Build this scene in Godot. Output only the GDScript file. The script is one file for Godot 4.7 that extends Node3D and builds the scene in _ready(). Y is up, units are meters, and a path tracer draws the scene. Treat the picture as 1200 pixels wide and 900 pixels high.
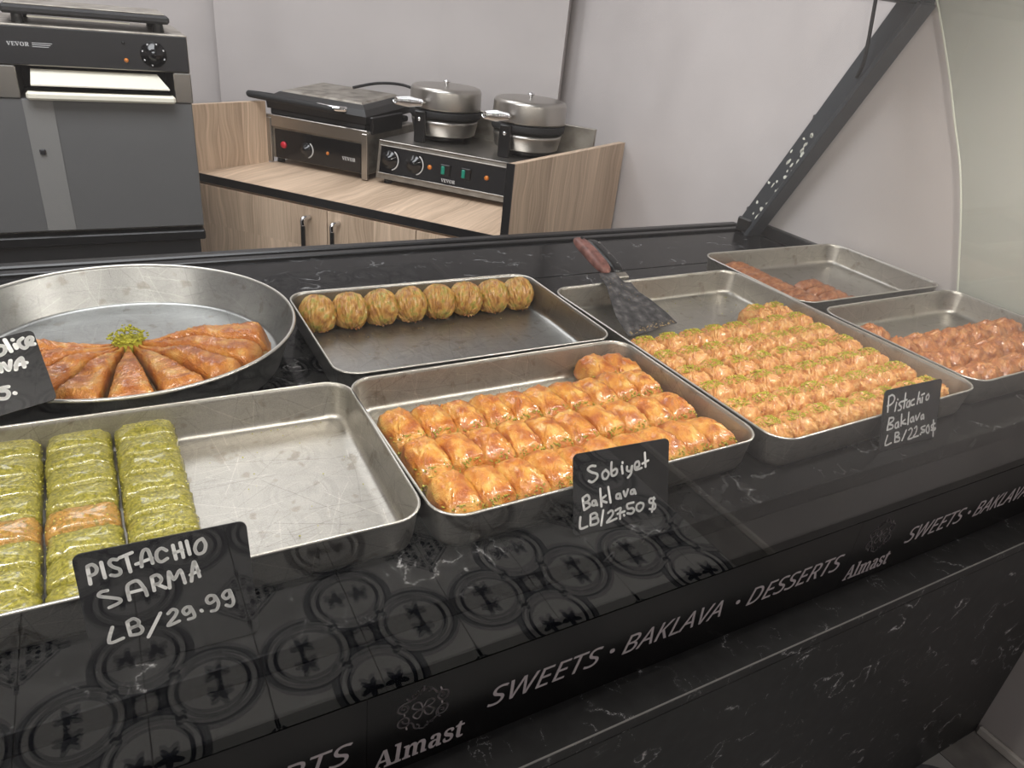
extends Node3D
# A glass fronted display counter of baklava trays, seen from the customer's side.
# x runs along the counter to the right-hand wall (x = 1.59), z towards the customer, y up. Metres.

const WALL := 1.59        # inner face of the right wall
const DECK := 0.8755      # top of the display deck
const RIM := 0.9255       # rim of the rectangular trays
const GLASS := -0.44      # outer face of the front glass
var M := {}
var taken := {}
var rng := RandomNumberGenerator.new()

# card frames: middle, right, up, half size; then the chalk strokes in card metres
const CARDS := {
	"sarma": {"at": [0.0013, 0.9289, -0.4862], "right": [0.9986, 0.015, 0.0514], "up": [-0.0037, 0.977, -0.2132], "size": [0.1237, 0.1058], "strokes": [
		[-52.9, 40.9, -53.1, 26.7],
		[-52.8, 41.9, -49.5, 42.5, -47.2, 38.9, -48.5, 34.8, -52.6, 33.5],
		[-43.6, 42.8, -43.0, 29.3],
		[-33.0, 42.2, -36.3, 43.3, -38.4, 40.7, -36.4, 36.9, -32.5, 33.8, -32.5, 30.1, -35.5, 29.1, -38.8, 30.4],
		[-31.1, 43.4, -22.3, 45.6],
		[-26.5, 44.0, -25.5, 29.7],
		[-17.4, 32.0, -16.5, 40.0, -14.3, 45.4, -11.4, 45.1, -10.2, 38.8, -9.5, 32.9],
		[-20.8, 35.1, -9.5, 37.4],
		[1.4, 41.3, -1.9, 44.1, -5.5, 41.6, -6.1, 35.7, -3.5, 32.5, 1.0, 34.3],
		[6.3, 44.6, 7.1, 32.2],
		[11.7, 45.5, 12.5, 32.3],
		[6.4, 37.8, 12.5, 38.9],
		[16.4, 45.8, 17.3, 33.7],
		[27.9, 45.2, 23.9, 43.2, 21.5, 37.6, 23.2, 32.6, 27.7, 33.4, 29.7, 39.4, 27.9, 45.2],
		[-43.2, 18.1, -47.7, 17.9, -49.3, 15.0, -43.4, 12.1, -36.3, 8.5, -36.7, 5.5, -44.1, 3.2],
		[-29.6, 5.7, -29.7, 17.2, -26.2, 20.5, -21.5, 20.2, -18.0, 11.5, -17.3, 6.2],
		[-29.9, 11.9, -17.9, 12.3],
		[-11.7, 8.9, -12.0, 21.3],
		[-12.0, 21.3, -8.0, 22.1, -5.5, 18.0, -7.2, 14.6, -10.9, 14.1],
		[-8.6, 13.4, -3.4, 8.9],
		[-0.7, 8.1, 0.4, 22.5, 3.3, 14.7, 8.6, 21.8, 10.7, 9.5],
		[15.5, 9.7, 17.6, 20.9, 19.8, 26.2, 21.9, 12.2],
		[15.3, 15.6, 21.9, 17.4],
		[-44.7, -14.5, -48.8, -27.3, -38.9, -26.3],
		[-34.2, -13.1, -33.6, -25.5],
		[-34.2, -13.1, -29.7, -11.4, -26.3, -14.8, -27.7, -18.3, -33.0, -19.0],
		[-32.7, -19.4, -27.1, -18.5, -24.6, -22.5, -27.0, -26.0, -33.2, -25.6],
		[-10.3, -12.2, -21.6, -31.0],
		[-5.0, -14.4, -1.5, -11.5, 1.4, -13.9, -0.5, -18.2, -6.4, -25.1, 2.0, -23.5],
		[11.6, -13.1, 8.5, -12.6, 5.9, -15.3, 7.7, -19.1, 11.1, -16.9, 11.3, -12.9, 13.4, -19.2, 13.3, -23.3, 8.9, -24.0],
		[19.1, -18.6, 19.7, -19.6],
		[30.4, -8.2, 26.6, -7.1, 24.2, -10.4, 26.1, -14.2, 30.3, -12.2, 30.4, -8.2, 32.8, -15.4, 30.7, -21.3, 26.7, -21.7],
		[42.4, -6.5, 39.1, -6.7, 36.7, -10.1, 38.9, -13.6, 42.2, -11.7, 42.4, -6.5, 44.3, -17.2, 42.0, -21.5, 38.3, -19.5],
	]},
	"sob": {"at": [0.451, 0.9208, -0.4868], "right": [0.9983, -0.0094, 0.0569], "up": [0.026, 0.9537, -0.2995], "size": [0.1237, 0.0914], "strokes": [
		[-34.8, 28.9, -40.5, 29.8, -44.3, 26.7, -39.7, 22.8, -32.8, 19.5, -33.2, 14.8, -38.9, 11.6, -43.1, 13.7],
		[-21.9, 22.5, -26.1, 19.1, -25.0, 13.3, -20.7, 12.6, -17.9, 17.7, -21.9, 22.5],
		[-14.5, 29.7, -14.8, 23.4, -14.0, 14.9, -9.2, 14.8, -7.2, 18.7, -9.3, 21.4, -13.5, 19.7],
		[-1.3, 23.3, -0.1, 14.6],
		[-0.5, 27.4, -0.2, 26.6],
		[5.6, 21.4, 5.7, 17.2, 10.1, 15.7, 11.6, 20.4],
		[12.1, 21.1, 10.9, 12.8, 6.9, 8.8],
		[16.1, 18.3, 21.4, 19.5, 20.9, 24.6, 17.3, 24.5, 15.7, 20.5, 17.4, 15.9, 24.8, 16.8],
		[28.9, 33.5, 30.2, 17.3],
		[25.8, 21.6, 33.7, 23.9],
		[-50.8, -4.3, -49.0, -17.9],
		[-50.8, -4.3, -45.1, -1.9, -42.5, -5.8, -44.3, -9.0, -49.3, -10.1],
		[-49.3, -10.1, -43.6, -11.2, -42.0, -15.0, -48.2, -18.0],
		[-34.7, -10.1, -38.2, -10.2, -38.9, -14.2, -35.0, -15.0, -34.7, -10.1, -32.7, -15.7],
		[-28.8, 2.1, -27.2, -18.2],
		[-21.7, -6.9, -27.5, -10.8, -20.6, -14.9],
		[-18.6, 2.4, -15.4, -15.9],
		[-3.4, -8.2, -7.4, -8.1, -7.9, -12.3, -3.7, -13.1, -3.4, -8.2, -1.7, -13.9],
		[1.4, -6.2, 3.9, -12.4, 7.1, -5.1],
		[14.5, -6.4, 11.2, -7.3, 11.2, -10.9, 14.8, -10.8, 15.3, -6.6, 17.5, -12.0],
		[-53.6, -25.4, -54.0, -38.0, -45.2, -37.7],
		[-41.0, -25.1, -41.0, -37.2],
		[-41.0, -25.1, -35.4, -24.1, -32.7, -28.2, -40.5, -30.6],
		[-40.5, -30.6, -32.7, -30.3, -31.1, -34.9, -34.2, -37.1, -41.0, -37.2],
		[-24.8, -23.3, -27.5, -39.9],
		[-18.5, -27.4, -14.5, -25.4, -12.1, -28.0, -13.7, -32.0, -20.0, -38.2, -7.7, -36.1],
		[-8.9, -26.5, -2.4, -24.8, -3.2, -29.7, -2.8, -37.3],
		[-6.1, -30.9, 3.0, -29.8],
		[2.0, -33.7, 2.7, -34.7],
		[14.7, -21.6, 6.5, -22.2, 7.4, -27.5, 13.1, -27.9, 15.6, -31.3, 12.4, -34.3, 6.6, -32.8],
		[23.8, -23.7, 19.3, -25.4, 18.9, -30.5, 23.1, -33.5, 27.3, -30.6, 28.0, -25.9, 23.8, -23.7],
		[43.4, -22.7, 37.2, -21.5, 36.4, -25.8, 43.2, -28.6, 44.7, -32.5, 42.5, -35.1, 36.6, -33.5],
		[42.2, -21.0, 40.0, -37.5],
	]},
	"pist": {"at": [0.9508, 0.919, -0.4805], "right": [0.9997, 0.0053, 0.0238], "up": [0.0013, 0.9634, -0.2679], "size": [0.1237, 0.0887], "strokes": [
		[-53.4, 35.3, -52.5, 12.9],
		[-53.3, 34.6, -46.6, 36.3, -41.0, 32.1, -42.1, 26.2, -48.4, 22.4, -54.6, 21.6],
		[-35.8, 23.8, -37.3, 11.8],
		[-33.9, 28.3, -33.6, 27.5],
		[-25.7, 23.6, -30.3, 20.9, -24.5, 15.9, -25.2, 11.9, -30.4, 11.4],
		[-18.0, 34.4, -18.5, 12.9],
		[-23.6, 23.3, -13.7, 24.5],
		[-7.8, 22.2, -12.4, 20.2, -12.6, 14.0, -7.9, 13.9, -7.1, 21.8, -6.3, 13.4],
		[2.0, 22.7, -3.5, 20.8, -2.9, 14.8, 3.7, 14.9],
		[11.8, 31.6, 10.0, 14.6],
		[10.4, 19.4, 14.5, 22.2, 16.7, 15.6],
		[20.3, 22.7, 20.4, 15.0],
		[17.9, 26.5, 24.0, 27.7],
		[32.8, 25.7, 29.1, 22.7, 29.6, 17.8, 33.8, 17.8, 35.1, 22.3, 32.8, 25.7],
		[-47.5, 3.3, -49.9, -13.5],
		[-47.5, 3.3, -39.4, 2.6, -38.8, -1.6, -48.1, -5.5],
		[-48.1, -5.5, -38.7, -8.5, -39.1, -12.6, -49.9, -13.5],
		[-28.1, -5.5, -32.8, -7.5, -32.6, -13.0, -27.9, -13.2, -27.0, -6.1, -25.2, -13.6],
		[-21.6, 4.4, -20.5, -12.3],
		[-13.0, -4.6, -19.5, -8.3, -9.8, -11.4],
		[-6.3, 4.7, -5.5, -12.8],
		[4.3, -3.3, -0.5, -5.3, 0.3, -10.3, 4.3, -9.6, 4.8, -3.7, 7.2, -10.8],
		[10.1, -2.9, 13.3, -9.7, 18.5, -0.7],
		[26.3, -3.4, 22.5, -5.6, 23.3, -10.0, 26.7, -9.2, 27.5, -4.1, 29.3, -10.6],
		[-47.6, -22.1, -50.6, -35.5, -37.7, -34.4],
		[-31.3, -20.9, -30.6, -34.7],
		[-31.3, -20.9, -24.6, -21.4, -23.0, -25.2, -30.3, -27.3],
		[-30.3, -27.3, -21.2, -29.7, -21.5, -34.5, -30.6, -34.7],
		[-7.6, -21.2, -14.8, -35.0],
		[-1.9, -21.9, 1.9, -19.7, 5.6, -23.2, 3.5, -29.2, -1.8, -35.3, 7.7, -35.6],
		[10.5, -21.2, 14.3, -19.1, 16.0, -22.9, 14.0, -29.6, 9.6, -34.5, 21.2, -34.5],
		[25.1, -32.6, 26.1, -33.6],
		[33.8, -21.7, 25.6, -23.1, 28.3, -26.5, 33.9, -28.2, 33.3, -30.9, 26.9, -30.5],
		[41.3, -21.6, 37.7, -25.2, 38.9, -31.9, 43.6, -34.2, 44.7, -28.6, 41.3, -21.6],
		[56.5, -22.0, 49.2, -23.7, 51.2, -28.3, 59.0, -29.7, 57.3, -32.3, 49.5, -30.9],
		[52.2, -16.3, 55.7, -41.4],
	]},
	"slice": {"at": [-0.1438, 0.9688, -0.8342], "right": [0.9836, 0.1528, -0.0955], "up": [-0.1683, 0.5894, -0.7902], "size": [0.1237, 0.0889], "strokes": [
		[26.6, 43.0, 23.9, 40.0, 25.8, 36.0, 31.0, 33.5, 32.0, 29.8, 29.9, 25.2, 25.6, 23.4, 21.7, 23.5],
		[34.2, 40.4, 36.6, 24.8],
		[41.4, 31.8, 42.1, 26.9],
		[41.0, 38.3, 41.1, 37.7],
		[50.1, 36.9, 46.0, 34.2, 45.6, 29.0, 48.9, 24.4, 51.6, 25.5],
		[52.3, 30.0, 56.8, 29.8, 58.8, 33.8, 56.4, 36.0, 53.1, 33.1, 52.8, 27.8, 58.9, 26.3],
		[14.9, 3.7, 18.3, 11.6, 21.4, 14.4, 22.8, 12.5, 22.2, 4.3],
		[16.1, 8.5, 22.8, 8.6],
		[26.0, 13.4, 28.9, 3.8, 32.9, 14.1],
		[35.2, 2.1, 37.7, 9.8, 42.7, 13.9, 43.6, 11.6, 43.2, 2.5],
		[36.0, 7.1, 46.2, 6.7],
		[23.6, -15.1, 17.1, -14.5, 15.9, -17.3, 20.7, -19.1, 22.0, -23.4, 18.6, -27.3, 13.3, -25.9],
		[27.1, -24.1, 27.7, -24.8],
	]},
}
# the emblem on the sticker: strokes in millimetres from (x 0.148, y 0.66)
const EMBLEM := [
	[58.0, 109.9, 61.5, 112.2, 64.6, 110.7, 65.4, 107.0, 63.6, 106.2],
	[65.2, 110.4, 69.8, 104.8, 73.2, 98.9, 78.7, 100.3, 84.5, 96.6, 84.9, 90.4, 81.4, 86.2, 77.0, 86.8, 73.5, 92.8, 75.1, 97.9, 78.9, 96.9, 80.4, 92.7, 77.9, 91.9],
	[75.9, 105.9, 77.3, 101.9],
	[57.8, 115.4, 57.7, 111.7],
	[57.8, 114.1, 54.4, 110.0, 53.9, 107.0, 51.5, 109.0, 51.4, 111.6],
	[53.3, 108.1, 50.4, 105.4, 47.5, 103.6, 46.2, 107.6, 48.5, 108.1],
	[48.7, 103.0, 43.4, 101.6, 40.3, 105.6],
	[43.4, 100.7, 37.0, 99.9, 31.8, 96.0, 31.4, 90.3, 36.8, 85.7, 41.5, 89.2, 40.7, 94.6, 36.5, 96.8, 34.8, 93.5, 37.2, 91.4],
	[38.0, 84.2, 38.2, 80.8],
	[38.2, 79.9, 42.5, 75.8, 42.7, 69.7, 37.9, 70.6, 36.0, 74.3],
	[38.2, 79.9, 32.9, 76.8, 31.3, 70.8, 34.4, 65.6, 40.5, 64.8, 44.0, 68.1, 47.8, 64.3, 49.2, 58.2, 53.0, 55.2, 54.8, 57.8, 52.2, 61.9],
	[40.5, 63.1, 41.1, 59.8],
	[54.9, 54.2, 59.4, 52.6, 61.7, 55.7, 64.2, 56.1, 63.4, 60.1],
	[63.0, 55.0, 66.6, 59.3, 69.6, 61.1, 69.1, 57.8, 66.6, 58.3],
	[69.7, 60.2, 73.9, 64.1, 77.2, 61.5],
	[73.1, 66.3, 73.4, 72.2, 77.5, 77.9, 83.1, 78.4, 85.4, 72.9, 82.6, 66.5, 76.3, 65.4, 74.8, 70.7, 77.1, 73.8, 80.3, 73.0, 80.5, 69.3, 78.6, 70.4],
	[78.3, 85.2, 78.8, 80.7],
	[58.6, 84.4, 61.2, 92.3, 66.1, 94.1, 70.0, 89.5, 66.5, 85.4, 58.6, 84.4],
	[57.3, 85.1, 54.5, 93.3, 49.0, 95.3, 46.2, 89.2, 51.9, 84.5, 57.4, 83.3],
	[58.7, 80.9, 61.6, 84.5, 67.4, 79.7, 70.0, 76.6, 66.6, 70.6, 61.5, 73.4, 58.7, 80.9],
	[57.5, 81.6, 52.0, 81.9, 47.3, 76.7, 52.4, 70.5, 55.9, 74.6, 57.5, 80.7],
]

# ---------------------------------------------------------------- mesh builder
class MB:
	var v := PackedVector3Array()
	var uv := PackedVector2Array()
	var idx := PackedInt32Array()
	var has_uv := false

	func _close(first: int, from_v: int) -> void:      # turn the piece's faces outwards
		var mid := Vector3.ZERO
		for i in range(from_v, v.size()):
			mid += v[i]
		mid /= maxf(1.0, v.size() - from_v)
		var vol := 0.0
		for i in range(first, idx.size(), 3):
			vol += (v[idx[i]] - mid).dot((v[idx[i + 1]] - mid).cross(v[idx[i + 2]] - mid))
		if vol < 0.0:
			for i in range(first, idx.size(), 3):
				var t := idx[i]
				idx[i] = idx[i + 1]
				idx[i + 1] = t

	func quad(a: Vector3, b: Vector3, c: Vector3, d: Vector3) -> void:
		var n := v.size()
		v.append_array([a, b, c, d])
		idx.append_array([n, n + 1, n + 2, n, n + 2, n + 3])

	func hexa(p: Array) -> MB:                          # eight corners: bottom four round, then top four round
		var f := idx.size()
		var n := v.size()
		for q in [[0, 1, 2, 3], [4, 5, 6, 7], [0, 1, 5, 4], [1, 2, 6, 5], [2, 3, 7, 6], [3, 0, 4, 7]]:
			quad(p[q[0]], p[q[1]], p[q[2]], p[q[3]])
		# orient each face away from the middle
		var mid := Vector3.ZERO
		for c in p:
			mid += c
		mid /= 8.0
		for i in range(f, idx.size(), 3):
			var a := v[idx[i]]
			if (v[idx[i + 1]] - a).cross(v[idx[i + 2]] - a).dot(a - mid) < 0.0:
				var t := idx[i]
				idx[i] = idx[i + 1]
				idx[i + 1] = t
		return self

	func box(at: Vector3, size: Vector3, bevel := 0.0) -> MB:
		var h := size / 2.0
		var b := minf(bevel, minf(h.x, minf(h.y, h.z)) * 0.9)
		if b <= 0.0:
			return hexa([at + Vector3(-h.x, -h.y, -h.z), at + Vector3(h.x, -h.y, -h.z), at + Vector3(h.x, -h.y, h.z), at + Vector3(-h.x, -h.y, h.z),
				at + Vector3(-h.x, h.y, -h.z), at + Vector3(h.x, h.y, -h.z), at + Vector3(h.x, h.y, h.z), at + Vector3(-h.x, h.y, h.z)])
		var first := idx.size()
		var from := v.size()
		var s := [-1.0, 1.0]
		var put := func(a: int, sg: Vector3) -> Vector3:
			var q := Vector3(sg.x * (h.x - b), sg.y * (h.y - b), sg.z * (h.z - b))
			q[a] = sg[a] * h[a]
			return at + q
		for a in 3:
			var u := (a + 1) % 3
			var w := (a + 2) % 3
			for sa in s:
				var c := []
				for k in [[-1.0, -1.0], [1.0, -1.0], [1.0, 1.0], [-1.0, 1.0]]:
					var g := Vector3.ZERO
					g[a] = sa
					g[u] = k[0]
					g[w] = k[1]
					c.append(put.call(a, g))
				quad(c[0], c[1], c[2], c[3])
			for su in s:
				for sw in s:            # the edge along a
					var g0 := Vector3.ZERO
					g0[a] = -1.0
					g0[u] = su
					g0[w] = sw
					var g1 := g0
					g1[a] = 1.0
					quad(put.call(u, g0), put.call(u, g1), put.call(w, g1), put.call(w, g0))
		for sx in s:
			for sy in s:
				for sz in s:
					var g := Vector3(sx, sy, sz)
					var n := v.size()
					v.append_array([put.call(0, g), put.call(1, g), put.call(2, g)])
					idx.append_array([n, n + 1, n + 2])
		for i in range(first, idx.size(), 3):
			var a0 := v[idx[i]]
			var mid := (a0 + v[idx[i + 1]] + v[idx[i + 2]]) / 3.0
			if (v[idx[i + 1]] - a0).cross(v[idx[i + 2]] - a0).dot(mid - at) < 0.0:
				var t := idx[i]
				idx[i] = idx[i + 1]
				idx[i + 1] = t
		return self

	func rings(rows: Array, cap_first := true, cap_last := true) -> MB:   # closed rings of points joined into a skin
		var first := idx.size()
		var from := v.size()
		var n: int = rows[0].size()
		for r in rows:
			v.append_array(r)
		for i in rows.size() - 1:
			for k in n:
				var a := from + i * n + k
				var b := from + i * n + (k + 1) % n
				idx.append_array([a, b, b + n, a, b + n, a + n])
		for cap in [[cap_first, 0], [cap_last, rows.size() - 1]]:
			if cap[0]:
				var mid := Vector3.ZERO
				for p in rows[cap[1]]:
					mid += p
				v.append(mid / n)
				for k in n:
					var a: int = from + cap[1] * n + k
					var b: int = from + cap[1] * n + (k + 1) % n
					if cap[1] == 0:
						idx.append_array([v.size() - 1, b, a])
					else:
						idx.append_array([v.size() - 1, a, b])
		_close(first, from)
		return self

	func lathe(profile: Array, n := 32, at := Vector3.ZERO, axis := Basis.IDENTITY) -> MB:   # [radius, height] from bottom to top
		var rows := []
		for p in profile:
			var r := PackedVector3Array()
			for k in n:
				var a := TAU * k / n
				r.append(at + axis * Vector3(cos(a) * maxf(p[0], 1e-5), p[1], sin(a) * maxf(p[0], 1e-5)))
			rows.append(r)
		return rings(rows)

	func tube(path: Array, r: float, n := 8) -> MB:
		var rows := []
		var up := Vector3.UP
		for i in path.size():
			var d: Vector3 = (path[mini(i + 1, path.size() - 1)] - path[maxi(i - 1, 0)]).normalized()
			if absf(d.dot(up)) > 0.95:
				up = Vector3.RIGHT if absf(d.x) < 0.9 else Vector3.BACK
			var s := d.cross(up).normalized()
			up = s.cross(d).normalized()
			var row := PackedVector3Array()
			for k in n:
				var a := TAU * k / n
				row.append(path[i] + (s * cos(a) + up * sin(a)) * r)
			rows.append(row)
		return rings(rows)

	func prism(poly: PackedVector2Array, origin: Vector3, ex: Vector3, ey: Vector3, depth: float) -> MB:   # a flat outline given a thickness along ex x ey
		var first := idx.size()
		var from := v.size()
		var ez := ex.cross(ey).normalized() * depth
		var tri := Geometry2D.triangulate_polygon(poly)
		for side in 2:
			var n := v.size()
			for p in poly:
				v.append(origin + ex * p.x + ey * p.y + ez * side)
			for i in range(0, tri.size(), 3):
				var a := tri[i]
				var b := tri[i + 1]
				var c := tri[i + 2]
				var up := (poly[b] - poly[a]).cross(poly[c] - poly[a]) > 0.0
				if up == (side == 1):
					idx.append_array([n + a, n + b, n + c])
				else:
					idx.append_array([n + a, n + c, n + b])
		var ccw := not Geometry2D.is_polygon_clockwise(poly)
		for i in poly.size():
			var p := poly[i]
			var q := poly[(i + 1) % poly.size()]
			var a := origin + ex * p.x + ey * p.y
			var b := origin + ex * q.x + ey * q.y
			if ccw:
				quad(a, b, b + ez, a + ez)
			else:
				quad(b, a, a + ez, b + ez)
		_close(first, from)
		return self

	func stroke(pts: Array, r: float, origin: Vector3, ex: Vector3, ey: Vector3, depth: float) -> void:   # a pen stroke with round ends, smoothed
		var c := PackedVector2Array()
		for i in pts.size() - 1:
			var p0: Vector2 = pts[maxi(i - 1, 0)]
			var p1: Vector2 = pts[i]
			var p2: Vector2 = pts[i + 1]
			var p3: Vector2 = pts[mini(i + 2, pts.size() - 1)]
			var steps := 4 if pts.size() > 2 else 1
			for k in steps:
				c.append(p1.cubic_interpolate(p2, p0, p3, k / float(steps)))
		c.append(pts[pts.size() - 1])
		var ez := ex.cross(ey).normalized() * depth
		for i in c.size():
			var n := v.size()
			var poly := PackedVector2Array()
			for k in 10:
				poly.append(c[i] + Vector2.from_angle(TAU * k / 10.0) * r)
			for p in poly:
				v.append(origin + ex * p.x + ey * p.y + ez)
			for k in range(1, 9):
				idx.append_array([n, n + k, n + k + 1])
			if i + 1 < c.size():
				var d := (c[i + 1] - c[i]).normalized().orthogonal() * r
				var q := [c[i] - d, c[i + 1] - d, c[i + 1] + d, c[i] + d]
				n = v.size()
				for p in q:
					v.append(origin + ex * p.x + ey * p.y + ez)
				if (q[1] - q[0]).cross(q[2] - q[0]) > 0.0:
					idx.append_array([n, n + 1, n + 2, n, n + 2, n + 3])
				else:
					idx.append_array([n, n + 2, n + 1, n, n + 3, n + 2])

	func moved(t: Transform3D, from := 0) -> MB:
		for i in range(from, v.size()):
			v[i] = t * v[i]
		return self

	func mesh() -> ArrayMesh:
		var nor := PackedVector3Array()
		nor.resize(v.size())
		for i in range(0, idx.size(), 3):
			var a := v[idx[i]]
			var f := (v[idx[i + 1]] - a).cross(v[idx[i + 2]] - a)
			for k in 3:
				nor[idx[i + k]] += f
		for i in nor.size():
			nor[i] = nor[i].normalized() if nor[i].length_squared() > 0.0 else Vector3.UP
		var turned := PackedInt32Array()
		turned.resize(idx.size())
		for i in range(0, idx.size(), 3):
			turned[i] = idx[i]
			turned[i + 1] = idx[i + 2]
			turned[i + 2] = idx[i + 1]
		var arr := []
		arr.resize(Mesh.ARRAY_MAX)
		arr[Mesh.ARRAY_VERTEX] = v
		arr[Mesh.ARRAY_NORMAL] = nor
		arr[Mesh.ARRAY_INDEX] = turned
		if has_uv:
			arr[Mesh.ARRAY_TEX_UV] = uv
		var m := ArrayMesh.new()
		m.add_surface_from_arrays(Mesh.PRIMITIVE_TRIANGLES, arr)
		return m


# ---------------------------------------------------------------- naming
func numbered(called: String) -> String:
	var n: int = taken.get(called, 0)
	taken[called] = n + 1
	return called if n == 0 else "%s_%03d" % [called, n]


func thing(called: String, label: String, category: String, at := Vector3.ZERO, turn := 0.0, group := "") -> Node3D:
	var o := Node3D.new()
	o.name = numbered(called)
	add_child(o)
	o.position = at
	o.rotation.y = turn
	o.set_meta("label", label)
	o.set_meta("category", category)
	if group:
		o.set_meta("group", group)
	return o


func part(called: String, mesh: Mesh, m: Material, parent: Node, label := "") -> MeshInstance3D:
	var o := MeshInstance3D.new()
	o.mesh = mesh
	o.material_override = m
	o.name = called
	parent.add_child(o, true)
	if label:
		o.set_meta("label", label)
	return o


func setting(called: String, mesh: Mesh, m: Material) -> MeshInstance3D:
	var o := part(called, mesh, m, self)
	o.set_meta("kind", "structure")
	return o


func copy_of(o: Node3D, label: String, at: Vector3, turn: float) -> Node3D:
	var c: Node3D = o.duplicate()
	c.name = numbered(o.get_meta("base_name"))
	add_child(c)
	c.position = at
	c.rotation.y = turn
	if label:
		c.set_meta("label", label)
	return c


# ---------------------------------------------------------------- materials
func mat(color: Color, rough := 0.6, metal := 0.0) -> StandardMaterial3D:
	var m := StandardMaterial3D.new()
	m.albedo_color = color
	m.roughness = rough
	m.metallic = metal
	return m


func noise(freq: float, seed_: int, octaves := 4, type := FastNoiseLite.TYPE_SIMPLEX_SMOOTH, fractal := FastNoiseLite.FRACTAL_FBM) -> FastNoiseLite:
	var n := FastNoiseLite.new()
	n.noise_type = type
	n.frequency = freq
	n.seed = seed_
	n.fractal_type = fractal
	n.fractal_octaves = octaves
	return n


func noise_tex(n: FastNoiseLite, stops: Array, size := 512) -> NoiseTexture2D:
	var t := NoiseTexture2D.new()
	t.width = size
	t.height = size
	t.seamless = true
	t.noise = n
	if stops:
		var g := Gradient.new()
		var off := PackedFloat32Array()
		var col := PackedColorArray()
		for s in stops:
			off.append(s[0])
			col.append(s[1])
		g.offsets = off
		g.colors = col
		t.color_ramp = g
	return t


func tri(m: StandardMaterial3D, per_metre: float, in_world := true) -> StandardMaterial3D:
	m.uv1_triplanar = true
	m.uv1_world_triplanar = in_world
	m.uv1_triplanar_sharpness = 4.0
	m.uv1_scale = Vector3.ONE * per_metre
	return m


func textured(color_tex: Texture2D, height_tex: Texture2D, depth_cm: float, rough: float, metal: float, per_metre: float, in_world := true) -> StandardMaterial3D:
	var m := mat(Color.WHITE, rough, metal)
	m.albedo_texture = color_tex
	if height_tex:
		m.heightmap_enabled = true
		m.heightmap_texture = height_tex
		m.heightmap_scale = depth_cm
	return tri(m, per_metre, in_world)


func syrup(m: StandardMaterial3D, amount := 0.7, rough := 0.2) -> StandardMaterial3D:
	m.clearcoat_enabled = true
	m.clearcoat = amount
	m.clearcoat_roughness = rough
	return m


func c8(r: int, g: int, b: int) -> Color:
	return Color8(r, g, b)


func marble_image(dark: float, veins: float) -> ImageTexture:
	var s := 896
	var n1 := noise(0.0042, 11, 4)
	n1.domain_warp_enabled = true
	n1.domain_warp_amplitude = 60.0
	n1.domain_warp_frequency = 0.006
	var n2 := noise(0.010, 23, 3)
	n2.domain_warp_enabled = true
	n2.domain_warp_amplitude = 30.0
	n2.domain_warp_frequency = 0.02
	var mask := noise(0.006, 37, 2)
	var mask2 := noise(0.012, 41, 2)
	var cloud := noise(0.02, 5, 4)
	var data := PackedByteArray()
	data.resize(s * s * 3)
	var at := 0
	for y in s:
		for x in s:
			var a := n1.get_noise_2d(x, y * 1.3)
			var b := n2.get_noise_2d(x * 1.4, y)
			var k1 := smoothstep(0.02, 0.4, mask.get_noise_2d(x, y))
			var k2 := smoothstep(0.05, 0.4, mask2.get_noise_2d(x, y))
			var line := exp(-a * a * 9000.0) * k1 * 0.75 + exp(-a * a * 400.0) * k1 * 0.10 + exp(-b * b * 9000.0) * k2 * 0.55
			var base := dark + 9.0 * cloud.get_noise_2d(x, y)
			var g := clampf(base + line * veins, 0.0, 235.0)
			data[at] = int(g)
			data[at + 1] = int(g)
			data[at + 2] = int(minf(255.0, g + 1.0))
			at += 3
	return ImageTexture.create_from_image(Image.create_from_data(s, s, false, Image.FORMAT_RGB8, data))


func wood_image() -> ImageTexture:
	var s := 512
	var grain := noise(0.05, 3, 4)
	var wide := noise(0.012, 9, 3)
	var knots := noise(0.01, 19, 2)
	var data := PackedByteArray()
	data.resize(s * s * 3)
	var board := [0.0, -0.05, 0.04, -0.02, 0.05, -0.04]
	var edges := [0, 88, 160, 262, 330, 428, 512]
	var at := 0
	for y in s:
		for x in s:
			var k := 0
			while x >= edges[k + 1]:
				k += 1
			var wave := knots.get_noise_2d(x * 0.6, y * 0.5 + k * 300) * 22.0
			var g: float = grain.get_noise_2d((x + wave * 0.5) * 3.2, y * 0.07 + k * 97) * 0.09 + wide.get_noise_2d((x + wave * 0.5) * 3.0, y * 0.07 + k * 191) * 0.09 + board[k] * 0.6
			if x - edges[k] < 1:
				g -= 0.12
			var c := Color(0.765 + g, 0.670 + g * 0.95, 0.575 + g * 0.9)
			data[at] = int(clampf(c.r, 0, 1) * 255)
			data[at + 1] = int(clampf(c.g, 0, 1) * 255)
			data[at + 2] = int(clampf(c.b, 0, 1) * 255)
			at += 3
	return ImageTexture.create_from_image(Image.create_from_data(s, s, false, Image.FORMAT_RGB8, data))


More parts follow.
